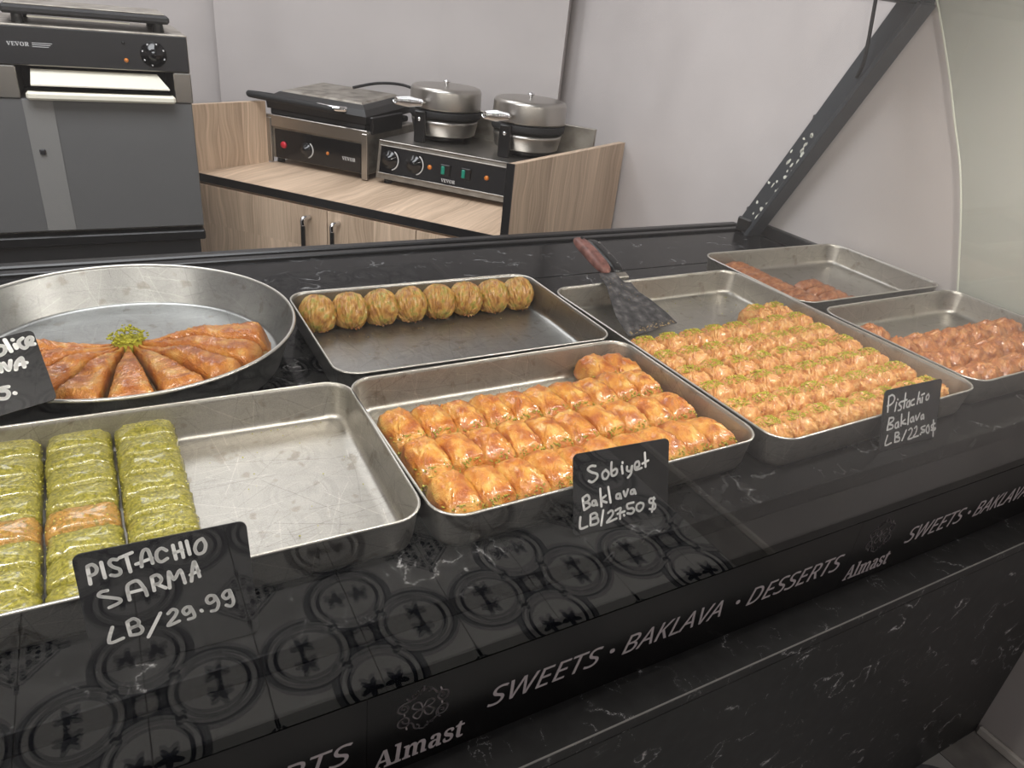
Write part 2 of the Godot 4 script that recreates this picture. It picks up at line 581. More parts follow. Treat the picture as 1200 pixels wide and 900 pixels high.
func metal_image(seed_: int, base: Color) -> ImageTexture:      # worn aluminium: faint clouds, fine scratches, a few dull stains
	var s := 512
	var g := RandomNumberGenerator.new()
	g.seed = seed_
	var cloud := noise(0.03, seed_, 5)
	var fine := noise(0.35, seed_ + 1, 2)
	var stain := noise(0.018, seed_ + 2, 3)
	var im := Image.create(s, s, false, Image.FORMAT_RGB8)
	for y in s:
		for x in s:
			var k := 1.0 + 0.03 * cloud.get_noise_2d(x, y) + 0.07 * fine.get_noise_2d(x, y)
			var d := smoothstep(0.36, 0.6, stain.get_noise_2d(x, y)) * 0.10
			im.set_pixel(x, y, Color(base.r * k * (1.0 - d), base.g * k * (1.0 - d * 1.15), base.b * k * (1.0 - d * 1.4)))
	for i in 330:
		var p := Vector2(g.randf() * s, g.randf() * s)
		var a := (0.0 if g.randf() < 0.6 else PI / 2) + g.randfn(0.0, 0.35)
		var k := 1.0 + g.randf_range(-0.16, 0.15)
		for q in int(g.randf_range(20, 170)):
			var ix := posmod(int(p.x), s)
			var iy := posmod(int(p.y), s)
			im.set_pixel(ix, iy, im.get_pixel(ix, iy) * k)
			a += g.randfn(0.0, 0.01)
			p += Vector2.from_angle(a)
	return ImageTexture.create_from_image(im)


func tile_image() -> ImageTexture:      # one cement tile: a quarter of the printed quatrefoil, whose middle is the corner (0, 0)
	var s := 256
	var worn := noise(0.03, 71, 3)
	var im := Image.create(s, s, false, Image.FORMAT_RGB8)
	var pale := Color(0.72, 0.71, 0.70)
	var grey := Color(0.36, 0.36, 0.38)
	var navy := Color(0.06, 0.07, 0.14)
	for y in s:
		for x in s:
			var p := Vector2((x + 0.5) / s, (y + 0.5) / s)
			var c := pale
			var q := p if p.x >= p.y else Vector2(p.y, p.x)         # the tile is alike across its diagonal
			var d1 := q.distance_to(Vector2(0.56, 0.0))
			var d2 := q.distance_to(Vector2(0.0, 0.56))
			var d := minf(d1, d2)
			if d < 0.465 and d > 0.405:
				c = grey
			if d < 0.405 and d > 0.385:
				c = navy
			if d < 0.335 and d > 0.295:
				c = navy if q.x > 0.35 else grey
			var lf := q - Vector2(0.60, 0.125)                      # the leaf
			var an := atan2(lf.y, lf.x)
			if lf.length() < 0.088 + 0.034 * cos(5.0 * an + 0.6):
				c = navy
			var sm := p - Vector2(0.10, 0.10)
			if sm.length() < 0.045 + 0.02 * cos(4.0 * atan2(sm.y, sm.x)):
				c = navy
			if q.distance_to(Vector2(0.27, 0.24)) < 0.035:
				c = navy
			var o := Vector2(1.0, 1.0) - p                          # the corner flower
			if absf(o.x + o.y - 0.36) < 0.018 and absf(o.x - o.y) < 0.3:
				c = navy
			var ow := o - Vector2(0.10, 0.10)
			if ow.length() < 0.05 + 0.02 * cos(3.0 * atan2(ow.y, ow.x)):
				c = navy
			var oq := o if o.x >= o.y else Vector2(o.y, o.x)
			if oq.distance_to(Vector2(0.24, 0.045)) < 0.03 or oq.distance_to(Vector2(0.155, 0.03)) < 0.022:
				c = navy
			if oq.y < 0.02 and oq.x > 0.32 and oq.x < 0.42:
				c = navy
			c = c.lerp(pale, 0.10 + 0.10 * worn.get_noise_2d(x, y))
			im.set_pixel(x, y, c)
	return ImageTexture.create_from_image(im)


# ---------------------------------------------------------------- the scene
func _ready() -> void:
	rng.seed = 7
	camera_and_light()
	make_materials()
	room()
	display_case()
	cabinet()
	oven()
	grills()
	trays()
	pastries()
	utensils()
	cards()


func camera_and_light() -> void:
	var cam := Camera3D.new()
	cam.name = "camera"
	add_child(cam)
	cam.position = Vector3(0, 1.3755, 0)
	cam.rotation = Vector3(-0.487176, -0.545904, 0.112759)     # euler order y, x, z
	cam.fov = rad_to_deg(2.0 * atan(450.0 / 843.67))
	cam.near = 0.02
	cam.far = 60.0
	cam.current = true
	var env := Environment.new()
	env.background_mode = Environment.BG_COLOR
	env.background_color = Color(0.02, 0.02, 0.02)
	env.tonemap_mode = Environment.TONE_MAPPER_LINEAR
	env.tonemap_exposure = 0.56
	env.sdfgi_enabled = true
	env.ssao_enabled = true
	env.ssil_enabled = true
	var we := WorldEnvironment.new()
	we.name = "surroundings"
	we.environment = env
	add_child(we)
	# ceiling panels of the shop: one over the kitchen side, two over the customers; and the strip in the case
	ceiling_panel(Vector3(-0.25, 2.68, -1.15), 1.8, 1.0, 10.0, "large white ceiling light panel above the display case")
	ceiling_panel(Vector3(0.15, 2.68, -2.75), 1.6, 0.7, 3.3, "white ceiling light panel above the oven and the contact grill")
	ceiling_panel(Vector3(-0.2, 2.68, 1.3), 1.2, 0.6, 0.9, "white ceiling light panel above the patterned floor")
	case_strip(Vector3(0.28, 1.462, -0.480), 2.4, 0.016, 1.15)


func ceiling_panel(at: Vector3, w: float, d: float, energy: float, label: String) -> void:
	var t := thing("ceiling_light", label, "light", at, 0.0, "ceiling light panels")
	part("frame", MB.new().box(Vector3(0, 0.008, 0), Vector3(w + 0.06, 0.024, d + 0.06), 0.004).mesh(), mat(c8(235, 235, 232), 0.5), t)
	var glow := mat(c8(250, 248, 240), 0.6)
	glow.emission_enabled = true
	glow.emission = Color(1.0, 0.96, 0.9)
	glow.emission_energy_multiplier = 1.5
	part("light_diffuser", MB.new().box(Vector3(0, -0.006, 0), Vector3(w, 0.006, d)).mesh(), glow, t)
	var l := AreaLight3D.new()
	l.name = "panel_light"
	l.area_size = Vector2(w, d)
	l.light_color = Color(0.965, 0.98, 1.0)
	l.light_energy = energy
	l.area_range = 12.0
	l.area_attenuation = 2.0
	l.shadow_enabled = true
	l.rotation.x = -PI / 2
	l.position = Vector3(0, -0.012, 0)
	t.add_child(l)


func case_strip(at: Vector3, w: float, d: float, energy: float) -> void:
	var t := thing("case_light", "long white lamp strip under the top of the display case", "light", at)
	part("housing", MB.new().box(Vector3(0, 0.008, 0), Vector3(w + 0.02, 0.014, d + 0.012), 0.003).mesh(), mat(c8(220, 220, 220), 0.4, 0.5), t)
	var glow := mat(c8(255, 252, 245), 0.6)
	glow.emission_enabled = true
	glow.emission = Color(1.0, 0.97, 0.9)
	glow.emission_energy_multiplier = 3.0
	part("light_tube", MB.new().box(Vector3(0, -0.001, 0), Vector3(w, 0.004, d)).mesh(), glow, t)
	var l := AreaLight3D.new()
	l.name = "strip_light"
	l.area_size = Vector2(w, d)
	l.light_color = Color(1.0, 0.98, 0.945)
	l.light_energy = energy
	l.area_range = 8.0
	l.area_attenuation = 2.0
	l.shadow_enabled = true
	l.rotation.x = -PI / 2
	l.position = Vector3(0, -0.006, 0)
	t.add_child(l)
	for k in 5:                                            # the tube also throws light sideways, on to the wall
		var b := OmniLight3D.new()
		b.name = "tube_light_%d" % k
		b.light_color = l.light_color
		b.light_energy = energy * 0.19
		b.omni_range = 8.0
		b.omni_attenuation = 2.0
		b.light_size = 0.012
		b.shadow_enabled = true
		b.position = Vector3(-1.0 + 0.5 * k, -0.016, 0)
		t.add_child(b)


func make_materials() -> void:
	M.marble = textured(marble_image(22.0, 130.0), null, 0.0, 0.16, 0.0, 1.5)
	M.marble.metallic_specular = 0.22
	M.marble_matt = textured(marble_image(40.0, 230.0), null, 0.0, 0.42, 0.0, 1.5)
	M.wood = textured(wood_image(), null, 0.0, 0.5, 0.0, 1.6, false)
	M.wall = textured(noise_tex(noise(0.01, 4, 3), [[0.0, c8(184, 178, 176)], [1.0, c8(196, 190, 188)]], 256), null, 0.0, 0.75, 0.0, 0.8)
	M.trim = mat(c8(206, 200, 194), 0.5)
	M.ceiling = mat(c8(225, 222, 216), 0.9)
	M.screed = textured(noise_tex(noise(0.03, 14, 4), [[0.0, c8(126, 122, 120)], [1.0, c8(158, 154, 150)]], 256), null, 0.0, 0.5, 0.0, 1.5)
	M.tile = mat(Color.WHITE, 0.35)
	M.tile.albedo_texture = tile_image()
	M.black = mat(c8(20, 20, 21), 0.35)
	M.black_gloss = mat(c8(14, 14, 16), 0.12)
	M.black_matt = mat(c8(24, 24, 25), 0.7)
	M.paint = mat(c8(52, 56, 60), 0.45)
	M.gap = mat(c8(12, 12, 13), 0.8)
	M.sticker = mat(c8(16, 15, 16), 0.24)
	M.print = mat(c8(206, 196, 199), 0.6)
	M.edge = mat(c8(150, 148, 146), 0.4)
	M.chalk = mat(c8(238, 238, 236), 0.8)
	M.card = mat(c8(24, 24, 26), 0.5)
	M.steel = mat(c8(176, 172, 166), 0.3, 0.95)
	M.steel_worn = textured(noise_tex(noise(0.02, 31, 4), [[0.0, c8(120, 114, 106)], [0.5, c8(168, 162, 152)], [1.0, c8(188, 184, 176)]], 256), null, 0.0, 0.38, 0.85, 3.0)
	M.chrome = mat(c8(226, 226, 228), 0.10, 1.0)
	M.pale_metal = mat(c8(236, 232, 216), 0.45, 0.1)
	M.oven_front = mat(c8(40, 40, 42), 0.3)
	M.oven_haze = mat(c8(98, 98, 98), 0.3)  # grey lifted to hold the haze reflected over the oven's lower front
	M.tray = textured(metal_image(81, Color(0.69, 0.675, 0.645)), null, 0.0, 0.40, 0.92, 2.6)
	M.tray_dimmed = textured(metal_image(87, Color(0.60, 0.60, 0.59)), null, 0.0, 0.33, 0.94, 2.6)  # darker copy of the tray metal, its dark reflection put into the colour
	M.rim = mat(c8(206, 203, 196), 0.35, 0.8)
	M.round_tray = textured(metal_image(85, Color(0.62, 0.62, 0.61)), null, 0.0, 0.36, 0.94, 2.4)
	M.scratches = mat(c8(232, 230, 224), 0.4, 0.5)
	# pastry
	var wr := noise(0.05, 91, 3, FastNoiseLite.TYPE_SIMPLEX_SMOOTH, FastNoiseLite.FRACTAL_RIDGED)
	wr.domain_warp_enabled = true
	wr.domain_warp_amplitude = 14.0
	wr.domain_warp_frequency = 0.03
	var wrinkle := noise_tex(wr, [], 512)
	M.sobiyet = syrup(textured(noise_tex(noise(0.009, 101, 3), [[0.15, c8(160, 84, 26)], [0.42, c8(186, 114, 40)], [0.62, c8(202, 140, 58)], [0.9, c8(218, 174, 94)]]), wrinkle, 0.10, 0.42, 0.0, 7.0), 0.7, 0.14)
	M.baklava = syrup(textured(noise_tex(noise(0.016, 103, 4), [[0.15, c8(172, 100, 46)], [0.42, c8(200, 136, 70)], [0.65, c8(214, 160, 94)], [0.9, c8(228, 194, 136)]]), wrinkle, 0.12, 0.45, 0.0, 8.0), 0.5, 0.16)
	M.slice = syrup(textured(noise_tex(noise(0.008, 105, 4), [[0.15, c8(164, 88, 30)], [0.42, c8(192, 118, 46)], [0.65, c8(208, 144, 66)], [0.9, c8(222, 176, 106)]]), wrinkle, 0.17, 0.42, 0.0, 6.5), 0.6, 0.15)
	M.finger = syrup(textured(noise_tex(noise(0.014, 107, 4), [[0.15, c8(128, 74, 42)], [0.5, c8(160, 102, 64)], [0.9, c8(190, 140, 98)]]), wrinkle, 0.07, 0.42, 0.0, 8.0), 0.5, 0.18)
	M.walnut = syrup(textured(noise_tex(noise(0.014, 109, 4), [[0.15, c8(140, 76, 34)], [0.45, c8(172, 104, 50)], [0.7, c8(190, 128, 70)], [0.95, c8(212, 164, 108)]]), wrinkle, 0.12, 0.4, 0.0, 8.0), 0.7, 0.14)
	M.shell = syrup(textured(noise_tex(noise(0.012, 111, 2), [[0.1, c8(140, 88, 36)], [0.4, c8(176, 126, 60)], [0.6, c8(190, 146, 74)], [0.78, c8(160, 142, 62)], [1.0, c8(128, 126, 46)]]), wrinkle, 0.08, 0.45, 0.0, 9.0), 0.4, 0.25)
	M.filling = textured(noise_tex(noise(0.08, 113, 3), [[0.2, c8(120, 112, 40)], [0.6, c8(176, 168, 84)], [1.0, c8(214, 202, 130)]], 256), null, 0.0, 0.6, 0.0, 14.0)
	M.layers = textured(noise_tex(noise(0.05, 115, 3), [[0.2, c8(150, 124, 84)], [0.6, c8(190, 166, 120)], [1.0, c8(216, 198, 156)]], 256), wrinkle, 0.1, 0.6, 0.0, 12.0)
	M.sarma = syrup(textured(noise_tex(noise(0.05, 117, 4), [[0.15, c8(98, 92, 16)], [0.45, c8(134, 128, 32)], [0.7, c8(156, 147, 48)], [0.95, c8(180, 168, 80)]]), noise_tex(noise(0.09, 119, 3), [], 512), 0.12, 0.4, 0.0, 8.0), 1.0, 0.13)
	M.sarma_brown = syrup(textured(noise_tex(noise(0.04, 121, 4), [[0.15, c8(122, 108, 24)], [0.45, c8(162, 116, 40)], [0.7, c8(184, 136, 56)], [0.95, c8(170, 154, 64)]]), noise_tex(noise(0.09, 119, 3), [], 512), 0.12, 0.4, 0.0, 8.0), 1.0, 0.13)
	M.powder = mat(c8(172, 168, 48), 0.8)
	M.powder_pale = mat(c8(196, 190, 92), 0.8)
	M.nuts = mat(c8(150, 142, 50), 0.8)
	M.rosewood = textured(noise_tex(noise(0.03, 131, 4), [[0.1, c8(84, 52, 46)], [0.6, c8(122, 80, 72)], [1.0, c8(146, 104, 94)]], 256), null, 0.0, 0.5, 0.0, 6.0)
	M.blade = textured(noise_tex(noise(0.03, 133, 5), [[0.2, c8(70, 70, 72)], [0.6, c8(104, 103, 104)], [0.95, c8(150, 148, 146)]], 256), null, 0.0, 0.4, 0.7, 6.0)
	var g := mat(Color(0.5, 0.55, 0.52, 0.006), 0.0)
	g.transparency = BaseMaterial3D.TRANSPARENCY_ALPHA
	M.glass = g
	var g2 := mat(Color(0.70, 0.80, 0.68, 0.10), 0.02)
	g2.transparency = BaseMaterial3D.TRANSPARENCY_ALPHA
	M.green_glass = g2
	M.bead = mat(c8(222, 222, 210), 0.25)
	M.red = mat(c8(190, 30, 50), 0.3)
	M.orange = mat(c8(206, 120, 40), 0.3)
	M.green = mat(c8(20, 130, 110), 0.3)
	M.white_mark = mat(c8(200, 200, 200), 0.6)


# ---------------------------------------------------------------- room
func slab(a: Vector3, b: Vector3) -> ArrayMesh:
	return MB.new().box((a + b) / 2.0, (b - a).abs()).mesh()


func wall_between(p: Vector2, q: Vector2, thick: float) -> ArrayMesh:      # p and q in x, z; the thickness goes to the left of p -> q
	var n := (q - p).normalized().orthogonal() * thick
	var c := [p, q, q + n, p + n]
	var pts := []
	for y in [0.0, 2.7]:
		for k in c:
			pts.append(Vector3(k.x, y, k.y))
	return MB.new().hexa(pts).mesh()


func room() -> void:
	var fl := Node3D.new()
	fl.name = "floor"
	fl.set_meta("kind", "structure")
	add_child(fl)
	part("screed", slab(Vector3(-2.3, -0.1, -4.0), Vector3(WALL + 0.1, -0.008, 2.9)), M.screed, fl)
	part("plain_border", slab(Vector3(1.4505, -0.008, -0.4), Vector3(WALL, 0.0, 2.8)), M.screed, fl, "plain grey border of the floor beside the wall")
	var s := 0.235
	var x0 := -0.077
	var z0 := 0.31
	var made := {}
	for i in range(-8, 7):
		for k in range(-3, 11):
			var mx := posmod(i, 2)                     # where in the four-tile motif this tile lies
			var mz := posmod(k, 2)
			var half := i == 6
			var key := [mx, mz, half]
			if not made.has(key):
				made[key] = tile_mesh(s, mx, mz, half)
			var t := part("tile", made[key], M.tile, fl)
			t.position = Vector3(x0 + i * s, 0, z0 + k * s)
	setting("ceiling", slab(Vector3(-2.3, 2.7, -4.0), Vector3(WALL + 0.1, 2.8, 2.9)), M.ceiling)
	setting("wall_right", slab(Vector3(WALL, 0, -2.62), Vector3(WALL + 0.1, 2.7, 2.9)), M.wall)
	setting("wall_far", wall_between(Vector2(0.53, -3.3287), Vector2(WALL, -2.5), -0.1), M.wall)
	setting("wall_back", slab(Vector3(-2.3, 0, -3.43), Vector3(0.53, 2.7, -3.3287)), M.wall)
	setting("wall_left", slab(Vector3(-2.3, 0, -3.43), Vector3(-2.2, 2.7, 2.9)), M.wall)
	setting("wall_front", slab(Vector3(-2.3, 0, 2.8), Vector3(WALL + 0.1, 2.7, 2.9)), M.wall)
	setting("baseboard_right", MB.new().box(Vector3(WALL - 0.006, 0.012, 1.2), Vector3(0.012, 0.024, 3.17), 0.004).mesh(), M.trim)


func tile_mesh(s: float, mx: int, mz: int, half: bool) -> ArrayMesh:
	var m := MB.new()
	var g := 0.0012
	var w := s * 0.5 if half else s
	var d := s
	var b := 0.0012
	m.has_uv = true
	var top := [Vector3(g + b, 0, g + b), Vector3(w - g - b, 0, g + b), Vector3(w - g - b, 0, d - g - b), Vector3(g + b, 0, d - g - b)]
	var side := [Vector3(g, -b, g), Vector3(w - g, -b, g), Vector3(w - g, -b, d - g), Vector3(g, -b, d - g)]
	var low := []
	for p in side:
		low.append(Vector3(p.x, -0.008, p.z))
	m.quad(top[3], top[2], top[1], top[0])
	for i in 4:
		var k := (i + 1) % 4
		m.quad(top[i], top[k], side[k], side[i])
		m.quad(side[i], side[k], low[k], low[i])
	for p in m.v:
		var u := p.x / s
		var w2 := p.z / s
		m.uv.append(Vector2(1.0 - u if mx == 1 else u, 1.0 - w2 if mz == 1 else w2))
	return m.mesh()


# ---------------------------------------------------------------- the display case
func display_case() -> void:
	var t := thing("display_case", "long black marble display counter with a clear glass front and lettered band", "display case", Vector3(0.2, 0, -0.9))
	var o := -t.position
	var L := -1.15                                        # left end, outside the picture
	var bx := func(a: Vector3, b: Vector3, bevel := 0.0) -> ArrayMesh:
		return MB.new().box((a + b) / 2.0 + o, (b - a).abs(), bevel).mesh()
	part("front_panel", bx.call(Vector3(L, 0.0, -0.408), Vector3(WALL - 0.004, 0.638, -0.388)), M.marble_matt, t)
	part("ledge", bx.call(Vector3(L, 0.638, -0.4455), Vector3(WALL - 0.004, 0.6585, -0.3885)), M.marble_matt, t)
	part("edge_trim", bx.call(Vector3(L, 0.6575, -0.389), Vector3(WALL - 0.004, 0.6592, -0.3873)), M.edge, t, "thin pale edge line of the ledge")
	part("body", bx.call(Vector3(L, 0.02, -1.40), Vector3(WALL - 0.004, 0.850, -0.4475)), M.black_gloss, t)
	part("deck", bx.call(Vector3(L, 0.851, -1.20), Vector3(WALL - 0.004, DECK, -0.4475), 0.001), M.marble, t)
	part("rear_shelf", bx.call(Vector3(L, 0.851, -1.41), Vector3(WALL - 0.004, DECK, -1.2030), 0.001), M.marble, t)
	part("rear_rail", bx.call(Vector3(L, 0.851, -1.432), Vector3(WALL - 0.004, DECK + 0.006, -1.412), 0.002), M.black, t)
	part("rear_rail", bx.call(Vector3(L, 0.851, -1.462), Vector3(WALL - 0.03, DECK + 0.010, -1.438), 0.003), M.black, t)
	part("front_glass", bx.call(Vector3(L, 0.6595, GLASS - 0.006), Vector3(WALL - 0.004, 1.478, GLASS)), M.glass, t)
	part("top_panel", bx.call(Vector3(L, 1.478, -1.16), Vector3(WALL - 0.004, 1.498, GLASS)), M.paint, t)
	part("top_rail", bx.call(Vector3(L, 1.452, -1.15), Vector3(WALL - 0.004, 1.477, -1.085), 0.003), M.paint, t)
	# the slanted strut on the wall side, a channel with a lip
	var a := Vector3(1.545, 0.878, -1.40)
	var b := Vector3(1.545, 1.470, -1.098)
	var d := (b - a).normalized()
	var n := d.cross(Vector3.RIGHT).normalized()
	var frame := Transform3D(Basis(Vector3.RIGHT, d, Vector3.RIGHT.cross(d)), (a + b) / 2.0 + o)
	var len := a.distance_to(b)
	var st := part("strut", MB.new().box(Vector3(0, 0, 0), Vector3(0.034, len, 0.052), 0.003).moved(frame).mesh(), M.paint, t)
	part("lip", MB.new().box(Vector3(-0.004, 0, 0.030), Vector3(0.052, len * 0.995, 0.012), 0.002).moved(frame).mesh(), M.paint, st)
	var sc := MB.new()
	var r := RandomNumberGenerator.new()
	r.seed = 5
	for i in 46:                                           # scraps of torn white tape left on the lower half
		var along := -len * 0.5 + len * (0.07 + 0.42 * r.randf())
		var across := r.randf_range(-0.018, 0.022)
		if i % 2 == 0:
			across = 0.018 + r.randf() * 0.006
		var poly := PackedVector2Array()
		var w := r.randf_range(0.002, 0.006)
		var h := r.randf_range(0.003, 0.011)
		for k in 7:
			poly.append(Vector2(cos(TAU * k / 7.0) * w * r.randf_range(0.5, 1.2), sin(TAU * k / 7.0) * h * r.randf_range(0.5, 1.2)))
		var from := sc.v.size()
		sc.prism(poly, Vector3(-0.0172, along, across), Vector3.BACK, Vector3.UP, -0.0006)
	part("tape_scraps", sc.moved(frame).mesh(), M.bead, st, "scraps of torn white tape")
	part("bracket", MB.new().box(Vector3(1.553, DECK + 0.022, -1.392) + o, Vector3(0.06, 0.038, 0.05), 0.004).mesh(), M.black, t)
	for k in [0.08, 0.52]:
		part("clip", MB.new().box(frame * Vector3(-0.002, -len * 0.5 + len * k, -0.030), Vector3(0.010, 0.010, 0.010), 0.002).mesh(), M.black, t)
	var path := []
	for p in [Vector3(1.5, 1.470, -1.168), Vector3(1.5, 1.42, -1.160), Vector3(1.503, 1.372, -1.155), Vector3(1.512, 1.33, -1.158), Vector3(1.522, 1.30, -1.172)]:
		path.append(p + o)
	part("end_rail", bx.call(Vector3(1.566, DECK, -1.40), Vector3(WALL - 0.004, DECK + 0.030, -1.142), 0.003), M.black, t)
	part("power_cable", MB.new().tube(smooth_path(path, 5), 0.004, 8).mesh(), M.black_matt, t)
	# glass end panel by the wall with its bent back edge
	var poly := PackedVector2Array([Vector2(-0.452, 0.878), Vector2(-0.798, 0.878)])
	var edge := []
	for p in [Vector2(-0.798, 0.878), Vector2(-0.813, 0.93), Vector2(-0.838, 1.0), Vector2(-0.872, 1.09), Vector2(-0.908, 1.17), Vector2(-0.945, 1.235), Vector2(-0.992, 1.32), Vector2(-1.04, 1.40), Vector2(-1.086, 1.472)]:
		edge.append(Vector3(1.580, p.y, p.x) + o)
		poly.append(p)
	poly.append(Vector2(-0.452, 1.472))
	part("end_glass", MB.new().prism(poly, Vector3(1.577, 0, 0) + o, Vector3.BACK, Vector3.UP, 0.006 * -1.0).mesh(), M.green_glass, t, "greenish glass end panel against the wall")
	part("end_glass_edge", MB.new().tube(smooth_path(edge, 3), 0.0024, 6).mesh(), M.bead, t, "pale polished edge of the end glass")
	# the lettered band: three stickers side by side on the foot of the glass
	for k in 3:
		var x0 := 0.148 + 0.715 * (k - 1)
		var x1 := minf(x0 + 0.7145, WALL - 0.006)
		var s := part("lettered_band", bx.call(Vector3(x0, 0.6600, GLASS + 0.0002), Vector3(x1, 0.7850, GLASS + 0.0008)), M.sticker, t, "black band lettered sweets, baklava, desserts")
		s.name = "lettered_band" if k == 0 else "lettered_band_%03d" % k
		var z := GLASS + 0.0008
		var org := Vector3(x0, 0.66, z) + o
		var em := MB.new()
		for q in EMBLEM:
			var pts := []
			for i in range(0, q.size(), 2):
				pts.append(Vector2(q[i], q[i + 1]) * 0.001)
			em.stroke(pts, 0.0008, org, Vector3.RIGHT, Vector3.UP, 0.0003)
		part("emblem", em.mesh(), M.print, s, "pale scrollwork emblem with a four petal flower")
		lettering("Almast", s, org + Vector3(0.006, 0.0135, 0), 0.100, 0.029, 0.08, true)
		lettering("SWEETS", s, org + Vector3(0.133, 0.0440, 0), 0.142, 0.0290, 0.27, false)
		lettering("·", s, org + Vector3(0.293, 0.041, 0), 0.007, 0.007, 0.0, false)
		lettering("BAKLAVA", s, org + Vector3(0.313, 0.0440, 0), 0.157, 0.0290, 0.27, false)
		if x1 > x0 + 0.6:
			lettering("·", s, org + Vector3(0.494, 0.041, 0), 0.007, 0.007, 0.0, false)
			lettering("DESSERTS", s, org + Vector3(0.516, 0.0440, 0), 0.178, 0.0290, 0.27, false)


func lettering(word: String, parent: Node, at: Vector3, width: float, cap: float, lean: float, heavy: bool, m: Material = null, turn := Basis.IDENTITY) -> void:
	var tm := TextMesh.new()
	var f := SystemFont.new()
	f.font_names = PackedStringArray(["Droid Serif" if heavy else "Droid Sans"])
	f.font_weight = 700 if heavy else 400
	tm.font = f
	tm.text = word if word != "·" else "."
	tm.font_size = 64
	tm.pixel_size = 0.01
	tm.depth = 0.02
	tm.curve_step = 1.0
	var box := tm.get_aabb()
	var am := ArrayMesh.new()
	for i in tm.get_surface_count():
		var arr := tm.surface_get_arrays(i)
		var vs: PackedVector3Array = arr[Mesh.ARRAY_VERTEX]
		for k in vs.size():
			var p := vs[k] - box.position
			var q := Vector3(p.x / box.size.x * width, p.y / box.size.y * cap, p.z / box.size.z * 0.0004)
			if word == "·":
				q.y += 0.0135
			q.x += q.y * lean
			vs[k] = at + turn * q
		arr[Mesh.ARRAY_VERTEX] = vs
		arr[Mesh.ARRAY_TEX_UV] = null
		am.add_surface_from_arrays(Mesh.PRIMITIVE_TRIANGLES, arr)
	part("lettering", am, m if m else M.print, parent)


func smooth_path(p: Array, steps: int) -> Array:
	var out := []
	for i in p.size() - 1:
		for k in steps:
			out.append(p[i].cubic_interpolate(p[i + 1], p[maxi(i - 1, 0)], p[mini(i + 2, p.size() - 1)], k / float(steps)))
	out.append(p[p.size() - 1])
	return out


# ---------------------------------------------------------------- behind the counter
const CAB := Vector3(0.976, 0, -1.722)      # foot of the cabinet's near front corner
const CAB_TURN := -0.8657


func cl(u: float, v: float, y: float) -> Vector3:      # along the cabinet's front from the near corner, into its depth, up
	return Vector3(-u + 0.218 * v, y, -0.976 * v)


func cab_box(u0: float, u1: float, v0: float, v1: float, y0: float, y1: float) -> ArrayMesh:
	var p := []
	for y in [y0, y1]:
		p.append_array([cl(u0, v0, y), cl(u1, v0, y), cl(u1, v1, y), cl(u0, v1, y)])
	return MB.new().hexa(p).mesh()


func cabinet() -> void:
	var t := thing("kitchen_cabinet", "light oak kitchen cabinet with black edges and dark bar handles against the wall", "cabinet", CAB, CAB_TURN)
	part("body", cab_box(0.02, 1.097, 0.022, 0.68, 0.08, 0.755), M.wood, t)
	part("plinth", cab_box(0.02, 1.097, 0.06, 0.66, 0.0, 0.08), M.black_matt, t)
	part("shelf", cab_box(0.021, 1.097, 0.004, 0.68, 0.757, 0.785), M.wood, t)
	part("shelf_edge", cab_box(0.021, 1.117, 0.0, 0.0035, 0.760, 0.7855), M.black, t, "black front edge of the shelf")
	part("side_panel", cab_box(0.0, 0.02, 0.003, 0.68, 0.0, 0.989), M.wood, t)
	part("side_panel_edge", cab_box(-0.001, 0.0215, -0.001, 0.003, 0.0, 0.990), M.black, t, "black front edge of the side panel")
	part("side_panel", cab_box(1.097, 1.117, 0.0036, 0.30, 0.0, 0.989), M.wood, t)
	for d in [[0.025, 0.284], [0.288, 0.591], [0.595, 1.113]]:
		var w := part("door", cab_box(d[0], d[1], 0.0, 0.020, 0.085, 0.752), M.wood, t)
		if d[0] < 0.1:
			continue
		var hx: float = 0.550 if d[0] < 0.5 else 0.655
		var h := part("handle", MB.new().tube([cl(hx, -0.030, 0.70), cl(hx, -0.030, 0.55)], 0.007, 10).mesh(), M.black, w, "dark bar handle with a chrome end")
		part("handle_end", MB.new().tube(smooth_path([cl(hx, -0.030, 0.700), cl(hx, -0.030, 0.718), cl(hx, -0.022, 0.722), cl(hx, -0.001, 0.722)], 4), 0.0075, 10).mesh(), M.chrome, w, "chrome handle end")


